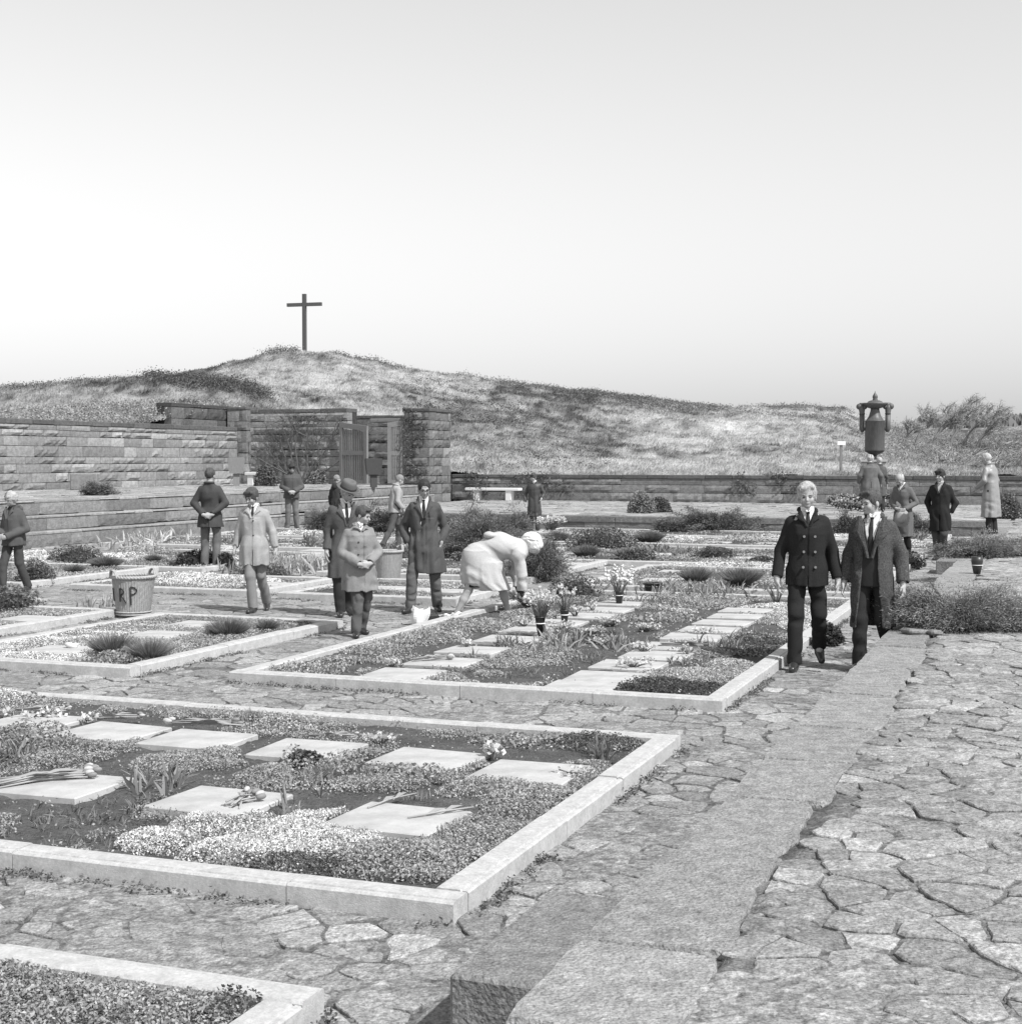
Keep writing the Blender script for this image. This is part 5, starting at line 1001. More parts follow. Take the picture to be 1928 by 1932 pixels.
person(dict(u=650, v=1163, top=902, heading=14, turn=22, nod=20, label='man in felt hat and dark overcoat with shirt and tie, behind the duffle coat', hair='grey', haircut='short', hat=mat('felt', .12, .8), coat_mat=Cm['middark'], trouser_mat=cloth('trouser_dk', .035), hem=.50, V=.30, Vw=.085, lean=5, flare=1.1, kneL=(-.09, -.04, .50), ankL=(-.06, -.02, .09), kneR=(.10, .06, .50), ankR=(.10, .20, .12), pitchR=15, build=1.05, buttons=btn([(.02, 1.02)])))
person(dict(u=679, v=1200, top=952, heading=14, turn=48, nod=18, label='boy in a light duffle coat with hands clasped, head turned to the right', hair='brown', haircut='short', quiff=True, coat_mat=Cm['midlight'], trouser_mat=cloth('trouser_m2', .10), hem=.60, V=.08, Vw=.06, shirt=SHIRT, tie=None, hood=True, thick=.02, elbL=(-.25, .0, 1.10), wriL=(-.06, -.25, .96), elbR=(.25, .0, 1.10), wriR=(.07, -.25, .97), hdL=(1, -.25, -.15), hdR=(-1, -.25, -.2), hsL=(0, 0, 1), hsR=(0, 0, 1), curl=.9, flare=1.18, foldamp=.05,
    kneL=(-.05, -.10, .50), ankL=(-.08, -.12, .09), kneR=(.10, .02, .50), ankR=(.07, .18, .10), buttons=btn([(-.055, 1.24), (.06, 1.24), (-.055, 1.08), (.06, 1.08)])))
person(dict(u=800, v=1155, top=902, heading=0, turn=8, nod=15, glasses=True, label='man with black-rimmed glasses, hands in his dark overcoat pockets', hair='dark', haircut='receding', coat_mat=cloth('cloth_over', .075, .8), trouser_mat=cloth('trouser_gl', .12), hem=.52, V=.25, Vw=.07, lean=2, elbL=(-.265, .07, 1.08), wriL=(-.215, -.03, .90), elbR=(.275, .07, 1.08), wriR=(.22, -.03, .89), handsize=.75, nocut=True, hdL=(.2, .3, -1), hdR=(-.2, .3, -1), hemx=.03, flare=1.25, foldamp=.07, wamp=.010, build=1.04, curl=1.0,
    kneL=(-.15, -.08, .50), ankL=(-.17, -.06, .09), kneR=(.14, -.02, .50), ankR=(.17, .10, .09), faL=-35, faR=10, slitx=.03))
person(dict(u=745, v=1036, top=894, heading=112, turn=0, nod=22, label='boy in a light jacket walking to the right, seen from the side', hair='fair', haircut='short', coat_mat=Cm['light'], trouser_mat=cloth('trouser_s', .09), hem=.84, V=0, lean=6, kneL=(-.09, .12, .50), ankL=(-.09, .32, .14), kneR=(.09, -.14, .50), ankR=(.09, -.12, .09), pitchL=25, wriL=(-.25, -.12, .90), wriR=(.24, -.12, .88), slit=False))
person(dict(u=636, v=1008, top=896, heading=150, turn=-30, label='person in a dark hooded jacket half hidden behind the man in the hat', hair='fair', haircut='short', coat_mat=Cm['char'], trouser_mat=cloth('trouser_h', .08), hem=.8, V=0, hood=True, backview=True))
person(dict(u=1008, v=1004, top=892, heading=-8, turn=-30, nod=14, label='boy in a dark belted trench coat standing right of the white bench', hair='brown', haircut='fringe', coat_mat=SHINYD, trouser_mat=cloth('trouser_t', .08), hem=.46, V=.06, Vw=.05, tie=None, flare=1.15, foldamp=.07, elbL=(-.265, .06, 1.12), wriL=(-.27, -.02, .86), elbR=(.265, .07, 1.12), wriR=(.22, -.06, .98)))
person(dict(u=27, v=1117, top=927, heading=-42, turn=-12, nod=16, label='curly fair-haired boy in a quilted jacket with hands joined at the left edge', hair='blond', haircut='curly', coat_mat=Cm['middark'], trouser_mat=cloth('trouser_l', .06), hem=.80, V=.22, Vw=.06, shirt=cloth('sweater', .05), tie=None, hood=True, thick=.02, elbL=(-.25, .02, 1.10), wriL=(-.06, -.26, .97), elbR=(.25, .03, 1.08), wriR=(.05, -.26, .95), hdL=(1, -.3, -.2), hdR=(-1, -.3, -.2), hsL=(0, 0, 1), hsR=(0, 0, 1), curl=.8, kneL=(-.08, -.16, .50), ankL=(-.06, -.22, .10), kneR=(.08, .04, .50), ankR=(.12, .20, .10), headscale=1.05))
# --- right-hand group
person(dict(u=1703, v=1051, top=889, heading=-24, nod=34, turn=-8, label='balding man in a grey overcoat holding his hat before him', hair='grey', haircut='bald', coat_mat=Cm['mid'], trouser_mat=cloth('trouser_b', .02), hem=.42, V=.12, Vw=.06, tie=None, lean=6, flare=1.05, elbL=(-.25, .0, 1.10), wriL=(-.02, -.26, .98), elbR=(.25, .02, 1.10), wriR=(.13, -.26, .95), hdL=(1, -.2, -.3), hdR=(-.6, -.2, -.7), hsL=(0, 0, 1), hsR=(0, 0, 1), curl=1.0, wamp=.010))
person(dict(u=1773, v=1057, top=885, heading=-12, turn=-16, nod=6, label='boy in a black duffle coat with pale scarf standing on the far path', hair='dark', haircut='fringe', coat_mat=Cm['black'], trouser_mat=cloth('trouser_k', .06), hem=.56, V=.22, Vw=.06, shirt=cloth('scarf', .4), tie=None, elbL=(-.26, .08, 1.09), wriL=(-.18, .02, .90), elbR=(.26, .08, 1.09), wriR=(.19, .02, .90), handsize=.7, nocut=True, kneL=(-.07, -.02, .50), ankL=(-.05, .0, .09), kneR=(.08, -.09, .50), ankR=(.06, .08, .12), thick=.012, foldamp=.03))
person(dict(u=1869, v=1008, top=853, z=ZT, heading=-118, nod=26, turn=0, lean=5, label='white-haired man in a long pale raincoat standing on the terrace edge', hair='grey', haircut='full', coat_mat=SHINY, trouser_mat=cloth('trouser_w', .03), hem=.36, V=0, flare=1.22, foldamp=.06, elbL=(-.25, -.02, 1.12), wriL=(-.20, -.24, .98), elbR=(.26, -.02, 1.12), wriR=(.18, -.24, .96), slit=False, nocut=True, wamp=.009, hdL=(0, -1, -.3), hdR=(0, -1, -.3)))
person(dict(u=1641, v=972, top=857, z=ZT, build=1.2, thick=.03, heading=186, turn=-10, nod=30, lean=3, label='person in a grey trench coat seen from behind, in front of the urn column', hair='blond', haircut='curly', coat_mat=cloth('cloth_tr', .13), trouser_mat=cloth('trouser_q', .04), hem=.5, V=0, backview=True, elbL=(-.29, .04, 1.12), wriL=(-.30, -.06, .90), elbR=(.29, .04, 1.12), wriR=(.30, -.06, .90), flare=1.1))
person(dict(u=1659, v=966, top=862, z=ZT, heading=196, nod=24, label='second light-haired person at the urn, almost hidden behind the trench coat', hair='blond', haircut='full', coat_mat=cloth('cloth_tr2', .09), trouser_mat=cloth('trouser_q', .04), hem=.5, V=0, backview=True))
# --- bending woman (built in her own upright frame, facing right)
def woman():
    u, v_ = 912, 1163; foot = G(u, v_, 0); mpp = foot.y/FPX; e = empty('person', foot, math.radians(90)-math.atan2(foot.x, foot.y), 'woman with white hair in a pale fluffy coat bending down to lay flowers', 'person')
    # local: -y is forward (viewer's right), x is towards/away from the viewer (+x = towards viewer's far side)
    def q(px, py, x=0): return np.array([x, -(px-u)*mpp, (v_-py)*mpp])
    vox = .0085
    hipc = q(898, 1050); ch = q(942, 1029); sh = q(980, 1032); hd_ = q(1003, 1023)
    A = [cap_(hipc, ch, .13, .12, .04), cap_(ch, sh, .12, .10, .04), cap_(sh, hd_, .055, .05, .02), ell_(hd_+[0, -.015, -.01], (.072, .092, .098), k=.02), ell_(hd_+[0, -.05, -.09], (.05, .05, .06), k=.02), cap_(hd_+[0, -.09, -.03], hd_+[0, -.11, -.06], .010, .012, .008)]
    kn1, an1 = q(884, 1112, -.08), q(861, 1156, -.09); kn2, an2 = q(948, 1112, .08), q(958, 1152, .09)
    A += [cap_(hipc+[-.08, 0, 0], kn1, .085, .052), cap_(kn1, (kn1*.6+an1*.4), .050, .050), cap_((kn1*.6+an1*.4), an1, .050, .027), cap_(hipc+[.08, 0, 0], kn2, .085, .054), cap_(kn2, kn2*.6+an2*.4, .052, .050), cap_(kn2*.6+an2*.4, an2, .050, .028), cap_(an1, an1+[0, -.05, -.04], .028, .026), cap_(an2, an2+[0, -.10, -.035], .029, .024)]
    s1 = q(978, 1045, -.17); e1 = q(984, 1085, -.16); w1 = q(984, 1116, -.13); s2 = q(978, 1045, .17); e2 = q(972, 1085, .18); w2 = q(978, 1112, .14)
    for s_, e_, w_, sx in ((s1, e1, w1, -1), (s2, e2, w2, 1)): A += [cap_(s_, e_, .045, .036), cap_(e_, w_, .036, .024)]+hand_prims(w_, (0, -.5, -1), (0, -1, 0), (-sx, 0, 0), 1, .8)
    v, f = nets(A, [], .0075); npmesh('body', v, f, SKIN, e, None, True)
    A = [ell_(hd_+[0, .0, .03], (.105, .125, .10), k=.02), ell_(hd_+[0, -.03, -.03], (.10, .11, .10), k=.02)]; v, f = nets(A, [ell_(hd_+[0, -.14, -.16], (.08, .10, .10), k=.01)], .0075, noise=wrinkle(4, .007, (110, 110, 110))); npmesh('hair', v, f, mat('hair_white', .6, .7, nscale=70, namp=.3), e, None, True)
    fk = mat('fluffy_wool', .46, .95, nscale=70, namp=.12, bump=.35, bscale=160)
    # coat body: back from hip to shoulder, skirt falling from the hip
    def seg(p0, p1, r0, r1, k=.05): return cap_(p0, p1, r0, r1, k)
    A = [seg(hipc+[0, .0, .0], ch+[0, 0, 0], .165, .155), seg(ch, sh+[0, -.0, -.02], .155, .12), seg(s1, s2, .085, .085), cap_(sh+[0, -.02, .02], hd_+[0, .05, 0], .08, .07, .03)]
    st = []
    for py, pl, pr, wd in ((1040, 878, 930, .16), (1060, 872, 950, .20), (1080, 868, 950, .22), (1098, 872, 955, .22), (1112, 900, 962, .20)):
        a = q(pl, py); b_ = q(pr, py); st.append((float(a[2]), 0, float((a[1]+b_[1])/2), wd, float(abs(a[1]-b_[1])/2)))
    A.append(loft_(st, ID, 2.1, .05, fold=(.05, 8, hipc[2], 1)))
    for s_, e_, w_ in ((s1, e1, w1), (s2, e2, w2)): A += [cap_(s_, e_, .072, .062, .03), cap_(e_, w_+(w_-e_)*-.1, .062, .055, .02)]
    Sb = [cap_(w_+[0, 0, -.04], w_+[0, 0, -.09], .08, .08, .006) for w_ in (w1, w2)]
    v, f = nets(A, Sb, vox, noise=wrinkle(77, .008, (20, 26, 20))); npmesh('coat', v, f, fk, e, None, True)
    A = [ell_(q(926, 1009), (.12, .085, .04), k=.03), ell_(q(940, 1012), (.10, .09, .04), k=.03)]; v, f = nets(A, [], vox, noise=wrinkle(78, .012, (40, 40, 40))); npmesh('hood', v, f, fk, e, None, True)
    a = q(876, 1099); b_ = q(940, 1103); v, f = nets([loft_([(float(q(0, 1106)[2]), 0, float((a[1]+b_[1])/2), .19, float(abs(a[1]-b_[1])/2)), (float(q(0, 1085)[2]), 0, float((a[1]+b_[1])/2), .18, float(abs(a[1]-b_[1])/2)-.01)], ID, 2.1)], [], vox); npmesh('skirt', v, f, Cm['black'], e, None, True)
    for w_ in (w1, w2):
        v, f = nets([cap_(w_+[0, .01, .03], w_+[0, -.01, -.03], .034, .03, .01)], [], .0075); npmesh('cuff', v, f, Cm['char'], e, None, True)
    for an, pt in ((an1, 25), (an2, 4)):
        F_ = Fr(rotx(math.radians(pt)), an); z = lambda p: F_.fwd(np.array([an+np.array(p)]))[0]; v, f = nets([cap_(z((0, .03, -.03)), z((0, -.05, -.045)), .03, .032, .02), cap_(z((0, -.05, -.045)), z((0, -.15, -.05)), .034, .022, .02)], [ell_(an+[0, -.02, .0], (.022, .05, .03), k=.01)], .0075); npmesh('shoe', v, f, mat('pale_shoe', .45, .5), e, None, True)
woman()
# hat held by the balding man
def loose(name, label, cat, mb, m, p, rz=0, smooth=True, rot=None, tones=False):
    o = mb.build(name, m, None, smooth, tones); o.location = p
    o.rotation_euler = rot if rot else (0, 0, rz); tag(o, label, cat); return o
# ------------------------------------------------------------------ things
fp = G(1703, 1051, 0); h_ = MB(); h_.lathe([(.15, 0), (.152, .012), (.105, .01), (.1, .05), (.095, .10), (.06, .125), (.004, .118)], 24, sq=(1, 1.15))
dvn = Vector((-fp.x, -fp.y, 0)).normalized(); loose('hat', 'pale felt hat held before the coat of the balding man', 'hat', h_, mat('felt_light', .3, .8), Vector((fp.x-.02, fp.y, .78))+dvn*.30, rot=(math.radians(78), 0, -math.atan2(fp.x, fp.y)-.3))
# wicker baskets
def basket(u, v, top, wt, wb, label, letters=False, dz=0):
    c = G(u, v, 0); k = c.y/FPX; H = (v-top)*k*1.0; rt, rb = wt/2*k, wb/2*k; e = empty('wicker_basket', c, -math.atan2(c.x, c.y), label, 'basket'); e['group'] = 'tall wicker baskets'
    n = 96; rows = 64; V = []; F = []
    for j in range(rows+1):
        z = .02+(H-.02)*j/rows; r = rb+(rt-rb)*(j/rows)**.85
        for i in range(n):
            a = 2*math.pi*i/n; w_ = math.sin(i*math.pi/2+.3)*(1 if j % 2 else -1)*.007*(1 if rows else 0); rr = r+w_+.004*math.sin(a*3+1)*j/rows; V.append((rr*math.cos(a), rr*math.sin(a), z))
    for j in range(rows):
        for i in range(n): F.append((j*n+i, j*n+(i+1) % n, (j+1)*n+(i+1) % n, (j+1)*n+i))
    npmesh('basket_wall', V, F, WICKER, e)
    m = MB(); m.lathe([(rb*.98, 0), (rb*.98, .03)], 32); m.build('base', mat('wicker_dark', .12, .9), e)
    m = MB()
    for s_ in range(2):
        pts = [((rt+.008+.006*math.sin(a*22+s_*math.pi))*math.cos(a), (rt+.008+.006*math.sin(a*22+s_*math.pi))*math.sin(a), H+.012+.009*math.cos(a*22+s_*math.pi)) for a in np.linspace(0, 2*math.pi, 120)]; m.tube(pts, .015, 6)
    m.build('rim', WICKER, e, True)
    for zz in (.035, .065):
        m = MB(); r = rb+(rt-rb)*(zz/H)**.85+.010; m.tube([(r*math.cos(a), r*math.sin(a), zz) for a in np.linspace(0, 2*math.pi, 40)], .010, 6); m.build('band', WICKER, e, True)
    for a0 in (math.radians(205), math.radians(25)):
        for dr in (0, .02):
            m = MB(); pts = []
            for q in np.linspace(0, math.pi, 12): a = a0+(math.cos(q))*.34; pts.append(((rt+dr)*math.cos(a), (rt+dr)*math.sin(a), H+math.sin(q)*.10)); 
            m.tube(pts, .011, 6); m.build('handle', WICKER, e, True)
    if letters:
        def on(a, z): r = rb+(rt-rb)*(z/H)**.85+.012; return (r*math.sin(a), -r*math.cos(a), z)
        def stroke(pts, w_=.009):
            m = MB(); m.tube([on(a, z*H) for a, z in pts], w_, 5); return m
        m = MB()
        m.tube([on(a, z*H) for a, z in ((-.12, .34), (-.13, .5), (-.14, .79))], .008, 5); m.tube([on(-.14+.30*math.sin(q), (.70+.10*math.cos(q))*H) for q in np.linspace(0, math.pi, 9)], .008, 5); m.build('painted_letter', PAINT, e)
        m = MB(); m.tube([on(a, z*H) for a, z in ((-.72, .42), (-.70, .55), (-.68, .76))], .008, 5); m.tube([on(-.68+.22*math.sin(q), (.68+.08*math.cos(q))*H) for q in np.linspace(0, math.pi, 8)], .008, 5); m.tube([on(a, z*H) for a, z in ((-.68, .60), (-.52, .5), (-.38, .38))], .008, 5); m.build('painted_letter', PAINT, e)
        m = MB(); m.tube([on(a, z*H) for a, z in ((-1.25, .42), (-1.24, .55), (-1.22, .76))], .008, 5); m.build('painted_letter', PAINT, e)
    return e
basket(252, 1163, 1089, 79, 60, 'tall wicker basket with black painted letters on the paved path', True)
basket(733, 1100, 1041, 52, 42, 'second wicker basket standing behind the boy in the duffle coat')
# benches
def bench(u, v, z, wpx, label):
    c = G(u, v, z); L = wpx*c.y/FPX; e = empty('stone_bench', c, -GA, label, 'bench'); m = MB(); m.box((0, 0, .43), (L, .42, .10), None, bev=.01); m.build('seat', WHITEST, e)
    for sx in (-1, 1): m = MB(); m.box((sx*L*.30, 0, .19), (.22, .34, .383), None, bev=.008); m.build('leg', WHITEST, e)
bench(931, 944, ZT, 108, 'white stone bench on the terrace before the low wall')
bench(490, 916, 1.0, 52, 'light stone bench at the foot of the gate wall, left of the hooded boy')
# litter boxes on posts
def bin_(u, v, label, m_, sc=1):
    c = G(u, v, 1.0); e = empty('litter_bin', c, .2, label, 'litter bin'); m = MB(); k = c.y/FPX; H = 52*k; m.box((0, 0, H*.22), (.22*sc, .22*sc, H*.46), None); m.build('post', m_, e)
    m = MB(); b_ = 32*k/2; m.prism([(-b_, -b_*.8), (b_, -b_*.8), (b_, b_*.8), (-b_, b_*.8)], H*.46, H); vs = m.v; m.v = [(x*(.82 if i < 4 else 1), y*(.82 if i < 4 else 1), z) for i, (x, y, z) in enumerate(vs)]; m.build('box', m_, e)
    m = MB(); m.box((0, 0, H+.02), (b_*1.9, b_*1.5, .04), None); m.build('lid', m_, e)
bin_(446, 917, 'pale wooden litter bin on a post left of the light bench', mat('wood_pale', .2, .8, nscale=8, namp=.2, stretch=(5, 5, 1)))
bin_(705, 919, 'dark litter bin on a post in front of the left gate leaf', DARKW)
c = G(160, 924, 1.0); m = MB(); m.box((0, 0, .25), (.80, .45, .50), None, bev=.02); m.tone = .2
o = m.build('stone_plinth', mat('plinth_stone', .2, .9, nscale=9, namp=.3, bump=.5)); o.location = c; o.rotation_euler = (0, 0, -GA+.5); tag(o, 'square stone plinth standing before the long left wall', 'plinth')
# gate leaves
def leaf(s, t, du, L, H0, H1, label, n):
    e = empty('gate_leaf', W(s, t, 1.0), math.atan2(du.y, du.x), label, 'gate'); e['group'] = 'wooden gate leaves'
    fr = MB(); fr.box((.07, 0, H0/2+.03), (.14, .09, H0-.06)); fr.box((L-.07, 0, H1/2+.03), (.14, .09, H1-.06))
    ang = math.atan2(H1-H0, L); R_ = Matrix.Rotation(-ang, 3, 'Y'); fr.box((L/2, 0, (H0+H1)/2-.04), (L/math.cos(ang)-.0, .094, .19), R_); fr.box((L/2, 0, .52*H0), (L-.285, .07, .16)); fr.box((L/2, 0, .12), (L-.285, .07, .14)); fr.build('frame', WOOD, e)
    for i in range(n):
        x = .14+(L-.28)*(i+.5)/n; m = MB(); hh = H0+(H1-H0)*x/L-.16; m.box((x, .0, hh/2+.05), (min(.07, (L-.28)/n*.58), .035, hh-.12)); m.build('slat', WOOD, e)
w1_ = tg1-tg0
leaf(GS-.25, tg0-.05, (T_*.93-S_*.30).normalized(), 1.42, 2.28, 2.12, 'left wooden slatted gate leaf standing open', 10)
leaf(GS-.35, tp0-.62, (T_*.96+S_*.25).normalized(), .62, 2.25, 2.33, 'right wooden slatted gate leaf beside the ivy pillar', 5)
m = MB(); R_ = Matrix(((CA, SA, 0), (-SA, CA, 0), (0, 0, 1))); m.box(W(GS+.35, tp0-.75, 3.40), (1.6, .6, .14), R_, bev=.02); tag(m.build('lintel_beam', WOOD), 'curved pale wooden beam over the right gate leaf', 'beam')
# climber on the gate wall
e = empty('wall_climber', W(GS-.25, t_at(575), 1.0), -GA, 'bare branching climber trained on the gate wall behind the hooded boy', 'climber'); m = MB(); lv = []
def vine(x, z, dx, dz, L, r, k):
    pts = [(x, random.uniform(-.02, .03), z)]
    for i in range(6): x += dx*L/6+random.gauss(0, .03); z += dz*L/6; z = min(z, 2.6); dx += random.gauss(0, .14); pts.append((x, random.uniform(-.03, .03), z))
    m.tube(pts, [r*(1-.09*i) for i in range(7)], 5)
    for p in pts[1:]: lv.append(p)
    if k > 0:
        for _ in range(3): p = random.choice(pts[2:]); a = random.uniform(-.5, 1.3)*(1 if dx > 0 else -1); vine(p[0], p[2], math.sin(a), abs(math.cos(a)), L*.7, r*.6, k-1)
for a in (-1.35, -.9, -.5, -.1, .3, .7, 1.1): vine(0, 0, math.sin(a), math.cos(a), 1.9, .04, 3)
m.build('stems', BARK, e)
P = np.array(lv); P = P[::2]; P = np.repeat(P, 2, 0)+RNG.normal(size=(len(P)*2, 3))*[.12, .02, .12]-[0, .03, 0]; v, f, t = leafquads(P[::2], .05, .2*RNG.uniform(.5, 1.6, len(P[::2]))); npmesh('leaves', v, f, LEAF, e, t)
# ivy on the pillar and on the low wall
def ivy(s, t0, t1, z0, z1, n, label, off=.08):
    p0 = W(s, (t0+t1)/2, z0); e = empty('wall_ivy', p0, 0, label, 'ivy'); t = RNG.uniform(t0, t1, n); z = z0+(z1-z0)*RNG.random(n)**.7; k = fbm(t*1.3, z*1.3, 3, 8) > .5; t, z = t[k], z[k]; x, y = WA(np.full(len(t), s-off)+RNG.normal(size=len(t))*.03, t)
    P = np.stack([x-p0.x, y-p0.y, z-z0], 1); v, f, tt = leafquads(P, RNG.uniform(.05, .1, len(P)), .11*RNG.uniform(.4, 2, len(P))); npmesh('leaves', v, f, LEAF, e, tt)
ivy(GS-.3, tp0, tp1, .5, 3.9, 1300, 'ivy growing over the pillar right of the gate'); ivy(52.3, tp1, -17.0, .5, 1.5, 1500, 'ivy hanging on the low wall left of the white bench'); ivy(52.3, -11.8, -8.5, .6, 1.5, 1300, 'ivy hanging on the low wall right of the trench coat boy')
# summit cross
u0, v0, dd = 576, 672, 108.0; x0 = (u0-964)/FPX*dd; z0 = float(hill(np.array([x0]), np.array([dd]))[0]); Hc = CZ+(868-556)/FPX*dd-z0
e = empty('summit_cross', (x0, dd, z0), math.radians(-16), 'tall dark wooden cross on top of the dune', 'cross'); m = MB(); m.box((0, 0, Hc/2-.3), (.27, .24, Hc+.6)); m.build('upright', DARKW if False else mat('cross_wood', .09, .8), e)
zc = Hc-.78; 
for sx in (-1, 1): m = MB(); m.box((sx*(.138+.62), 0, zc), (1.24, .22, .25)); m.build('arm', mat('cross_wood', .09, .8), e)
# little sign post on the dune
dd = 60.0; x0 = (1586-964)/FPX*dd; z0 = float(hill(np.array([x0]), np.array([dd]))[0]); zt_ = CZ+(868-836)/FPX*dd; e = empty('sign_post', (x0, dd, z0), 0, 'small wooden post with a pale board on the dune left of the urn', 'sign'); m = MB(); m.box((0, 0, (zt_-z0)/2-.1), (.1, .1, zt_-z0+.2)); m.build('post', WOOD, e)
m = MB(); m.box((0, -.07, zt_-z0), (.34, .04, .16)); m.build('board', WHITEST, e)
c = G(815, 945, ZT+.0); m = MB(); m.box((0, 0, .5), (.05, .05, 1.0)); o = m.build('white_stake', WHITEST); o.location = c; tag(o, 'thin white stake beside the head of the man with glasses', 'stake')
# urn on its column
c = G(1649, 957, ZT); k = c.y/FPX; e = empty('bronze_urn_monument', c, -math.atan2(c.x, c.y), 'large dark bronze lantern urn with two handles on a stone column', 'monument')
Z_ = lambda v: CZ+(868-v)*k-ZT+.0
m = MB(); m.box((-.03, 0, Z_(872)/2), (.80, .78, Z_(872)), None, bev=.02); m.build('column', COLUMN, e); m = MB(); m.box((-.03, 0, Z_(872)+.04), (.86, .86, .08), None, bev=.015); m.build('column_cap', COLUMN, e)
sx = .0; zz = lambda y3: 722.8+0  # survey rows below are in sheet units
rows = {'tip': 742.5, 'fin0': 757, 'dome0': 758.5, 'disc': 763, 'disc2': 768, 'neck0': 775, 'neck1': 796, 'body0': 794, 'body1': 850.5, 'cone': 857, 'stem': 866}
m = MB(); R1 = 18.2*k; m.lathe([(R1*.98, Z_(850.5)), (R1, Z_(849)), (R1, Z_(795)), (R1*1.03, Z_(794.5)), (R1*1.03, Z_(793.6)), (R1*.9, Z_(793)), (R1*.62, Z_(785)), (R1*.46, Z_(775)), (R1*.44, Z_(770))], 40); m.build('vessel', BRONZE, e, False)
for p in e.children[-1].data.polygons: p.use_smooth = True
m = MB(); m.lathe([(.03, Z_(862)), (R1*.35, Z_(857.5)), (R1*.6, Z_(856)), (R1*1.0, Z_(851)), (R1*1.0, Z_(850.4))], 36); m.build('bottom', mat('bronze_dark', .03, .5), e, True); m = MB(); m.tube([(0, 0, Z_(873)), (0, 0, Z_(857))], .07, 12); m.build('stem', BRONZE, e, True)
m = MB(); m.lathe([(R1*.45, Z_(771)), (R1*.8, Z_(769)), (R1*1.28, Z_(762.5)), (R1*1.30, Z_(761)), (R1*.78, Z_(759.5)), (R1*.70, Z_(757.5)), (R1*.45, Z_(755.5)), (R1*.2, Z_(755))], 40); m.build('lid', BRONZE, e, True)
m = MB(); m.lathe([(.085, Z_(757)), (.085, Z_(754)), (.07, Z_(752.5)), (.085, Z_(750)), (.08, Z_(747)), (.05, Z_(744)), (.02, Z_(741.5)), (.004, Z_(738))], 14); m.build('finial', BRONZE, e, True)
for s_ in (-1, 1):
    m = MB(); xx = s_*R1*1.30; m.tube([(xx*.93, 0, Z_(815)), (xx, 0, Z_(810)), (xx, 0, Z_(781))], [.05, .085, .085], 10); m.tube([(xx, 0, Z_(781.5)), (xx, 0, Z_(779)), (xx*1.02, 0, Z_(771)), (xx*1.05, 0, Z_(764))], [.10, .085, .105, .08], 10)
    m.ell((xx*1.22, 0, Z_(767)), (.10, .09, .10)); m.ell((xx*.80, 0, Z_(768)), (.08, .08, .08)); m.tube([(xx*1.2, 0, Z_(763.5)), (xx*.7, 0, Z_(763))], .06, 8)
    m.tube([(xx, 0, Z_(811)), (xx*.75, 0, Z_(808))], .06, 8); m.build('handle', BRONZE, e, True)
# wreaths before the column
def wreath(u, v, label, n=70, rx=1.0):
    c = G(u, v, ZT); e = empty('wreath', c, random.uniform(-.3, .3), label, 'wreath'); e['group'] = 'wreaths laid before the urn'; a = RNG.uniform(0, 2*np.pi, 900); r = .52+RNG.normal(size=900)*.07
    P = np.stack([r*np.cos(a)*rx, r*np.sin(a)*.5, .12+.26*(np.sin(a)+1)/2+RNG.normal(size=900)*.05], 1); v_, f, t = leafquads(P, .09, .09*RNG.uniform(.5, 2, 900)); npmesh('greenery', v_, f, LEAF, e, t)
    a = RNG.uniform(0, 2*np.pi, n*5); r = .52+RNG.normal(size=n*5)*.09; P = np.stack([r*np.cos(a)*rx, r*np.sin(a)*.5-.03, .17+.26*(np.sin(a)+1)/2+RNG.normal(size=n*5)*.04], 1); v_, f, t = leafquads(P, .08*RNG.uniform(.6, 1.3, n*5), .5*RNG.uniform(.5, 1.3, n*5), 1, .8); npmesh('flowers', v_, f, PETAL, e, t)
wreath(1598, 961, 'pale wreath lying left of the urn column, behind the two boys'); wreath(1625, 964, 'wreath in front of the urn column, beside the dark-haired young man'); wreath(1676, 960, 'wreath lying right of the urn column')
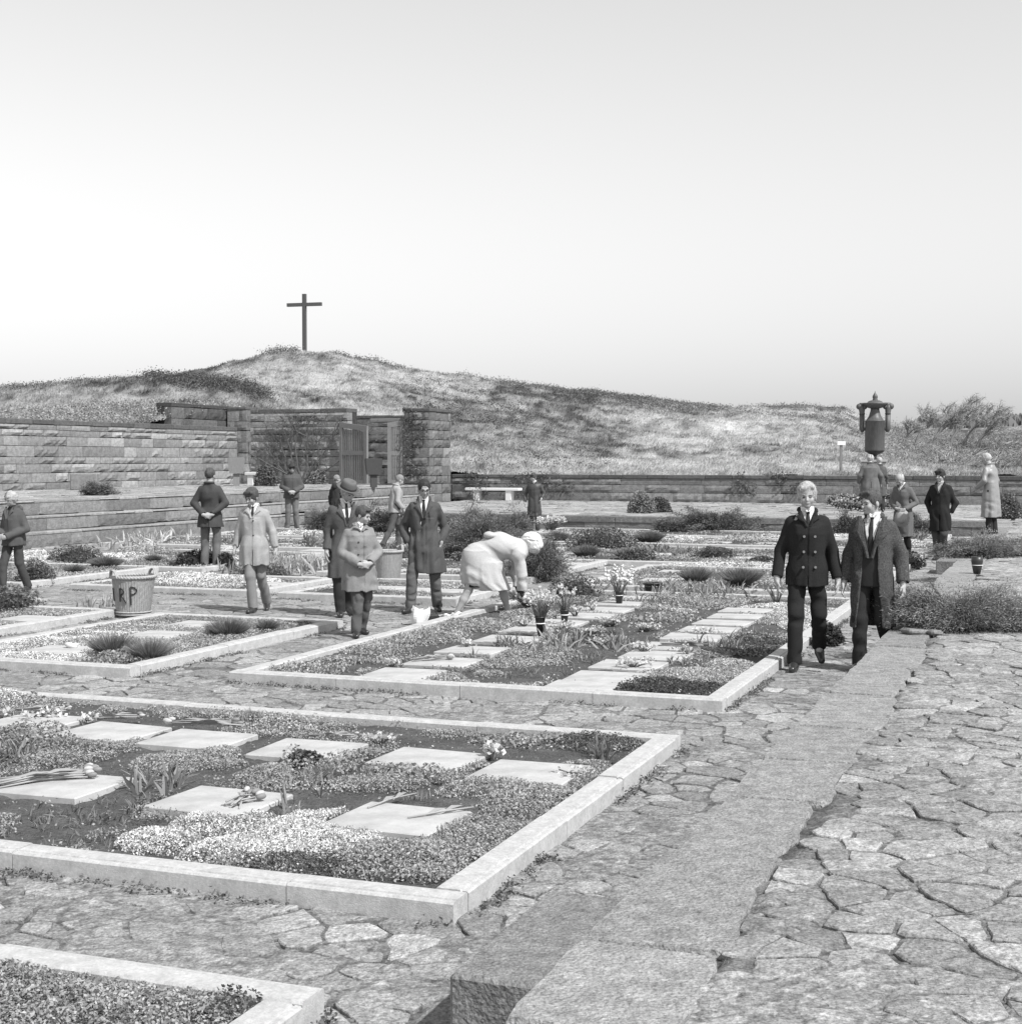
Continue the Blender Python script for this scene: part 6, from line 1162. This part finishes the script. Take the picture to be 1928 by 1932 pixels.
# pots, vases and flowers
FW = mat('flower_white', .62, .8); 
def stemmed(name, label, cat, u, v, z, n, hgt, spread, head, mat_h=FW, vase=None, tone=.2, leaves=30, group=None, shape='daff'):
    c = G(u, v, z); e = empty(name, c, 0, label, cat)
    if group: e['group'] = group
    base = 0
    if vase:
        h_, rt, rb, vm = vase; m = MB(); m.lathe([(rb*.4, 0), (rb, .0), (rt, h_), (rt*1.1, h_), (rt*1.1, h_+.012), (rt*.85, h_+.012), (rt*.8, h_-.05)], 18); m.build('vase', vm, e, True); base = h_-.03
        m = MB(); m.tube([(rt*.9*math.cos(a), rt*.9*math.sin(a), h_*.72) for a in np.linspace(0, 2*math.pi, 16)], .006, 4); m.build('vase_band', WHITEST, e)
    st = MB(); hd = MB(); QP = []
    for i in range(n):
        a = random.uniform(0, 2*math.pi); r = spread*math.sqrt(random.random()); hh = hgt*random.uniform(.7, 1.08); x, y = r*math.cos(a), r*math.sin(a)*.8; x0, y0 = x*.2, y*.2
        st.tube([(x0, y0, base), ((x0+x)*.45, (y0+y)*.45, base+hh*.55), (x, y, base+hh)], [.006, .005, .004], 4)
        if shape == 'tulip': hd.ell((x, y, base+hh+head*.8), (head*.6, head*.6, head), 8, 6)
        elif shape == 'spike':
            for j in range(7): q = j/6; hd.ell((x*(.75+.25*q)+random.gauss(0, .015), y, base+hh*(.55+.5*q)+random.gauss(0, .01)), (head*.55*(1.2-q*.6),)*3, 6, 4)
        else:
            QP += [(x+random.gauss(0, head*.35), y+random.gauss(0, head*.35), base+hh+random.gauss(0, head*.3)) for _ in range(9)]
    st.build('stems', mat('stem_green', .14, .7), e, True)
    if hd.v: hd.build('flower_heads', mat_h, e, True)
    if QP: v_, f, t = leafquads(np.array(QP), head*.75*RNG.uniform(.6, 1.2, len(QP)), .66*RNG.uniform(.75, 1.15, len(QP)), 1.2, .8); npmesh('flower_heads', v_, f, PETAL, e, t)
    if leaves:
        a = RNG.uniform(0, 2*np.pi, leaves); D = np.stack([np.cos(a)*.45, np.sin(a)*.45, np.ones(leaves)], 1); D /= np.linalg.norm(D, axis=1)[:, None]; v_, f, t = blades(np.stack([np.cos(a)*spread*.12, np.sin(a)*spread*.12, 0*a+base], 1), D, hgt*RNG.uniform(.5, .95, leaves), .016, tone*RNG.uniform(.6, 1.5, leaves), .5); npmesh('leaves', v_, f, LEAF, e, t)
    return e
DV = mat('dark_vase', .03, .4, spec=.5)
stemmed('flower_vase', 'dark pointed vase of daffodils standing in the left slab row', 'vase', 1019, 1203, .05, 34, .26, .19, .05, vase=(.21, .055, .022, DV), leaves=60)
stemmed('flower_vase', 'second dark vase with white flowers, just right of the daffodil vase', 'vase', 1065, 1178, .076, 16, .30, .12, .045, vase=(.15, .05, .03, DV), leaves=40)
stemmed('flower_vase', 'dark pot with tall white gladioli at the back of the middle bed', 'vase', 1168, 1138, .08, 10, .34, .20, .04, vase=(.14, .05, .04, DV), leaves=30, shape='spike')
stemmed('potted_plant', 'plant with long arching leaves in a dark pot, behind the tulips', 'pot plant', 1232, 1117, .05, 3, .10, .05, .012, vase=(.12, .13, .1, DV), leaves=26)
c = G(1843, 1083, ZT); k = c.y/FPX; m = MB(); m.lathe([(.03, 0), (.045, .0), (.066, 14*k), (.078, 24*k), (.074, 33*k), (.066, 33*k), (.068, 28*k)], 16)
e = empty('empty_vase', c, 0, 'empty dark vase standing on the right terrace', 'vase'); m.build('vase_body', DV, e, True); m = MB(); m.tube([(.073*math.cos(a), .073*math.sin(a), 17*k) for a in np.linspace(0, 6.283, 20)], .005, 4); m.build('vase_band', WHITEST, e)
stemmed('tulip_plant', 'pale tulips growing beside the hand of the blond boy', 'tulips', 1464, 1140, .04, 7, .42, .15, .055, leaves=22, tone=.22, shape='tulip')
stemmed('flower_bunch', 'white daffodils behind the fifth slab of the foreground bed', 'flowers', 716, 1405, .06, 9, .06, .10, .05, leaves=6, tone=.3)
stemmed('flower_bunch', 'tall white daffodil clump between the last two slabs of the foreground bed', 'flowers', 928, 1432, .05, 6, .09, .05, .055, leaves=6, tone=.3)
stemmed('flower_bunch', 'white daffodils on the first slab of the farther foreground row', 'flowers', 62, 1352, .076, 13, .04, .22, .05, leaves=0)
stemmed('flower_bunch', 'small white flowers on the second slab of the farther foreground row', 'flowers', 165, 1360, .076, 6, .03, .09, .045, leaves=0)
stemmed('flower_bunch', 'white flowers at the right end of the sixth slab', 'flowers', 1085, 1462, .076, 8, .03, .12, .04, leaves=8)
stemmed('flower_bunch', 'white flowers lying on the fourth slab of the right row', 'flowers', 1215, 1230, .076, 12, .06, .12, .05, leaves=12)
stemmed('flower_bunch', 'white flowers at the third slab of the right row', 'flowers', 1195, 1258, .076, 12, .05, .16, .05, leaves=12)
stemmed('flower_bunch', 'white flower beside the corner of the fourth slab, right row', 'flowers', 1297, 1237, .06, 5, .08, .05, .05, leaves=4)
stemmed('flower_bunch', 'white flowers on the sixth slab of the right row', 'flowers', 1328, 1196, .076, 10, .05, .12, .05, leaves=12)
stemmed('flower_bunch', 'white flower cluster near the foot of the daffodil vase', 'flowers', 988, 1182, .076, 12, .08, .12, .05, leaves=14)
stemmed('flower_bunch', 'white flowers between the two vases', 'flowers', 1055, 1190, .06, 16, .08, .16, .05, leaves=12)
stemmed('flower_bunch', 'white flowers on the seventh slab of the left row', 'flowers', 1085, 1163, .076, 10, .10, .10, .05, leaves=10)
stemmed('flower_bunch', 'white flower on the eighth slab of the left row', 'flowers', 1118, 1152, .076, 8, .08, .10, .05, leaves=8)
stemmed('flower_bunch', 'white flowers beside the first slab of the left row', 'flowers', 738, 1257, .076, 8, .05, .1, .045, leaves=8)
stemmed('flower_bunch', 'white daffodils laid at the back edge of the third slab, left row', 'flowers', 880, 1220, .076, 7, .05, .09, .045, leaves=6)
stemmed('flower_bush', 'round bush of white blossoms behind the bending woman', 'flowers', 1038, 1003, .05, 46, .36, .40, .09, leaves=26)
stemmed('flower_bush', 'band of white narcissi under the hand of the woman', 'flowers', 1003, 1150, .05, 60, .22, .30, .06, leaves=20)
stemmed('flower_bunch', 'white daisies growing between the two slab rows, nearer clump', 'flowers', 1148, 1219, .04, 30, .08, .2, .035, leaves=20, tone=.12)
stemmed('flower_bunch', 'white daisies growing between the two slab rows, left clump', 'flowers', 1112, 1200, .04, 34, .08, .17, .035, leaves=20, tone=.12)
stemmed('flower_bunch', 'white daisies growing between the two slab rows, right clump', 'flowers', 1213, 1192, .04, 26, .08, .2, .035, leaves=20, tone=.12)
stemmed('flower_bunch', 'small scattered daisies behind the right daisy clump', 'flowers', 1290, 1163, .04, 24, .08, .22, .035, leaves=20, tone=.12)
stemmed('flower_bunch', 'faint daisies beside the sixth slab of the left row', 'flowers', 1150, 1182, .04, 22, .09, .2, .035, leaves=20, tone=.12)
# cut tulips
def tulips(u, v, z, n, ang, L, fan, label, head=.026, both=False):
    c = G(u, v, z); e = empty('tulip_bunch', c, ang, label, 'tulips'); e['group'] = 'bunches of cut tulips'; st = MB(); hd = MB(); lf = MB(); hd2 = MB()
    for i in range(n):
        a = (i/(max(1, n-1))-.5)*fan+random.gauss(0, .04); l = L*random.uniform(.82, 1.05); zz = .012+.012*(i % 3); s_ = -1 if (both and i % 2) else 1; p0 = Vector((-s_*l*.55*math.cos(a*.5), -l*.55*math.sin(a)+random.gauss(0, .01), zz)); p1 = Vector((s_*l*.45*math.cos(a*.5), l*.45*math.sin(a), zz+.01)); md = (p0+p1)/2+Vector((0, random.gauss(0, .01), .008)); st.tube([p0, md, p1], [.0055, .005, .0045], 5)
        d = (p1-p0).normalized(); R_ = Vector((0, 0, 1)).rotation_difference(d).to_matrix(); (hd if i % 2 else hd2).ell(p1+d*head+Vector((0, 0, .012)), (head*.62, head*.62, head*1.05), 9, 7, R_)
        for q in (.25, .5): 
            b_ = p0.lerp(p1, q); sd_ = Vector((-d.y, d.x, 0))*.018*random.choice((-1, 1)); tip = b_+d*l*.38+sd_*1.5+Vector((0, 0, .012)); mid = (b_+tip)/2; lf._add([b_, mid+sd_*.7+Vector((0, 0, .016)), tip, mid-sd_*.7+Vector((0, 0, .006))], [(0, 1, 2, 3)])
    st.build('stems', mat('stem_pale', .34, .6), e, True); hd.build('flower_heads', mat('tulip_pale', .42, .6), e, True)
    if n > 1: hd2.build('flower_heads', mat('tulip_mid', .2, .55), e, True)
    lf.build('leaves', mat('tulip_leaf', .26, .6), e)
tulips(85, 1477, .068, 18, .5, .56, .55, 'bunch of cut tulips lying across the left slab of the nearest row')
tulips(385, 1373, .068, 8, -.06, .52, .12, 'cut tulips laid along the back edge of the third slab', both=True)
tulips(455, 1520, .068, 7, 1.1, .20, 1.3, 'row of tulips leaning on the front edge of the middle slab', .028)
tulips(745, 1515, .068, 1, .9, .42, 0, 'single stem lying lengthwise on the right slab of the nearest row', .018)
tulips(838, 1538, .068, 1, .45, .40, 0, 'single white flower stem across the corner of the right slab', .02)
tulips(215, 1362, .068, 3, .02, .40, .05, 'cut daffodil stems along the back of the second slab', .02)
tulips(630, 1395, .068, 2, -.2, .36, .05, 'cut stems running to the daffodils on the fourth slab', .015)
tulips(80, 1347, .068, 4, .1, .40, .08, 'cut stems behind the first slab of the farther row', .018)
tulips(815, 1248, .068, 4, .3, .35, .15, 'cut tulips lying on the second slab of the left row', .03)
tulips(1290, 1222, .068, 4, -.4, .5, .12, 'cut stems lying across the fifth slab of the right row', .02)
# paper, bags and small objects beside the woman
c = G(790, 1180, 0); pm = mat('white_paper', .75, .7); k = c.y/FPX; V = []; F = []
for j in range(9):
    for i in range(14):
        a = 2*math.pi*i/14; q = j/8; r = (.075+.025*math.sin(q*2.5))*(1+.18*math.sin(3*a+q*3)+.08*math.sin(7*a)); V.append((r*math.cos(a)+.03*q*math.sin(2*q), r*math.sin(a)*.7, q*.21*(1+.12*math.sin(a*2+1))))
for j in range(8):
    for i in range(14): F.append((j*14+i, j*14+(i+1) % 14, (j+1)*14+(i+1) % 14, (j+1)*14+i))
o = npmesh('paper_wrap', V, F, pm); o.location = c; tag(o, 'crumpled upright white paper wrapping on the kerb left of the woman', 'paper')
b_ = MB(); b_.box((0, 0, .06), (.17, .08, .12), None, bev=.02); e = empty('handbag', G(815, 1178, 0), .3, 'small black handbag on the kerb between two white papers', 'handbag'); b_.build('bag_body', SHOE, e); m = MB(); m.tube([(.06*math.cos(a), 0, .11+.07*math.sin(a)) for a in np.linspace(0, math.pi, 9)], .006, 5); m.build('handle', SHOE, e)
V = []; F = []
for i in range(15):
    for j in range(6): V.append((i*.022, (j-2.5)*.022*(1-i/22), .12+.012*math.sin(i*.9+j*1.3)+.02*(1 if i > 11 else 0)+.01*math.cos(j*2.)))
for i in range(14):
    for j in range(5): F.append((i*6+j, i*6+j+1, i*6+7+j, i*6+6+j))
o = npmesh('paper_sheet', V, F, pm); o.location = G(828, 1178, 0)+Vector((0, 0, -.02)); o.rotation_euler = (0, 0, .55); tag(o, 'flat white paper sheet lying on the kerb at the heel of the woman', 'paper')
for u, v, l in ((134, 1222, 'pale shell on the white mat, left one'), (192, 1226, 'pale shell on the white mat, right one')):
    m = MB(); m.ell((0, 0, .02), (.07, .04, .03), 10, 6, Matrix.Rotation(.3, 3, 'Y')); m.ell((.04, .01, .025), (.03, .03, .025), 8, 5); loose('shell', l, 'shell', m, mat('shell', .5, .6), G(u, v, .08))
# loose stones on the terrace by the juniper
for u, v, a, b1, l in ((1727, 1197, .16, .05, 'flat broken stone lying in front of the large juniper, left'), (1764, 1199, .09, .05, 'smaller broken stone lying in front of the large juniper, right'), (1745, 1195, .07, .04, 'little broken stone between two others at the juniper')):
    m = MB(); m.box((0, 0, b1/2), (a*1.5, a, b1), Matrix.Rotation(.1, 3, 'Y'), bev=.018); o = loose('broken_stone', l, 'stone', m, mat('plinth_stone', .2, .9), G(u, v, ZT), .4, False)
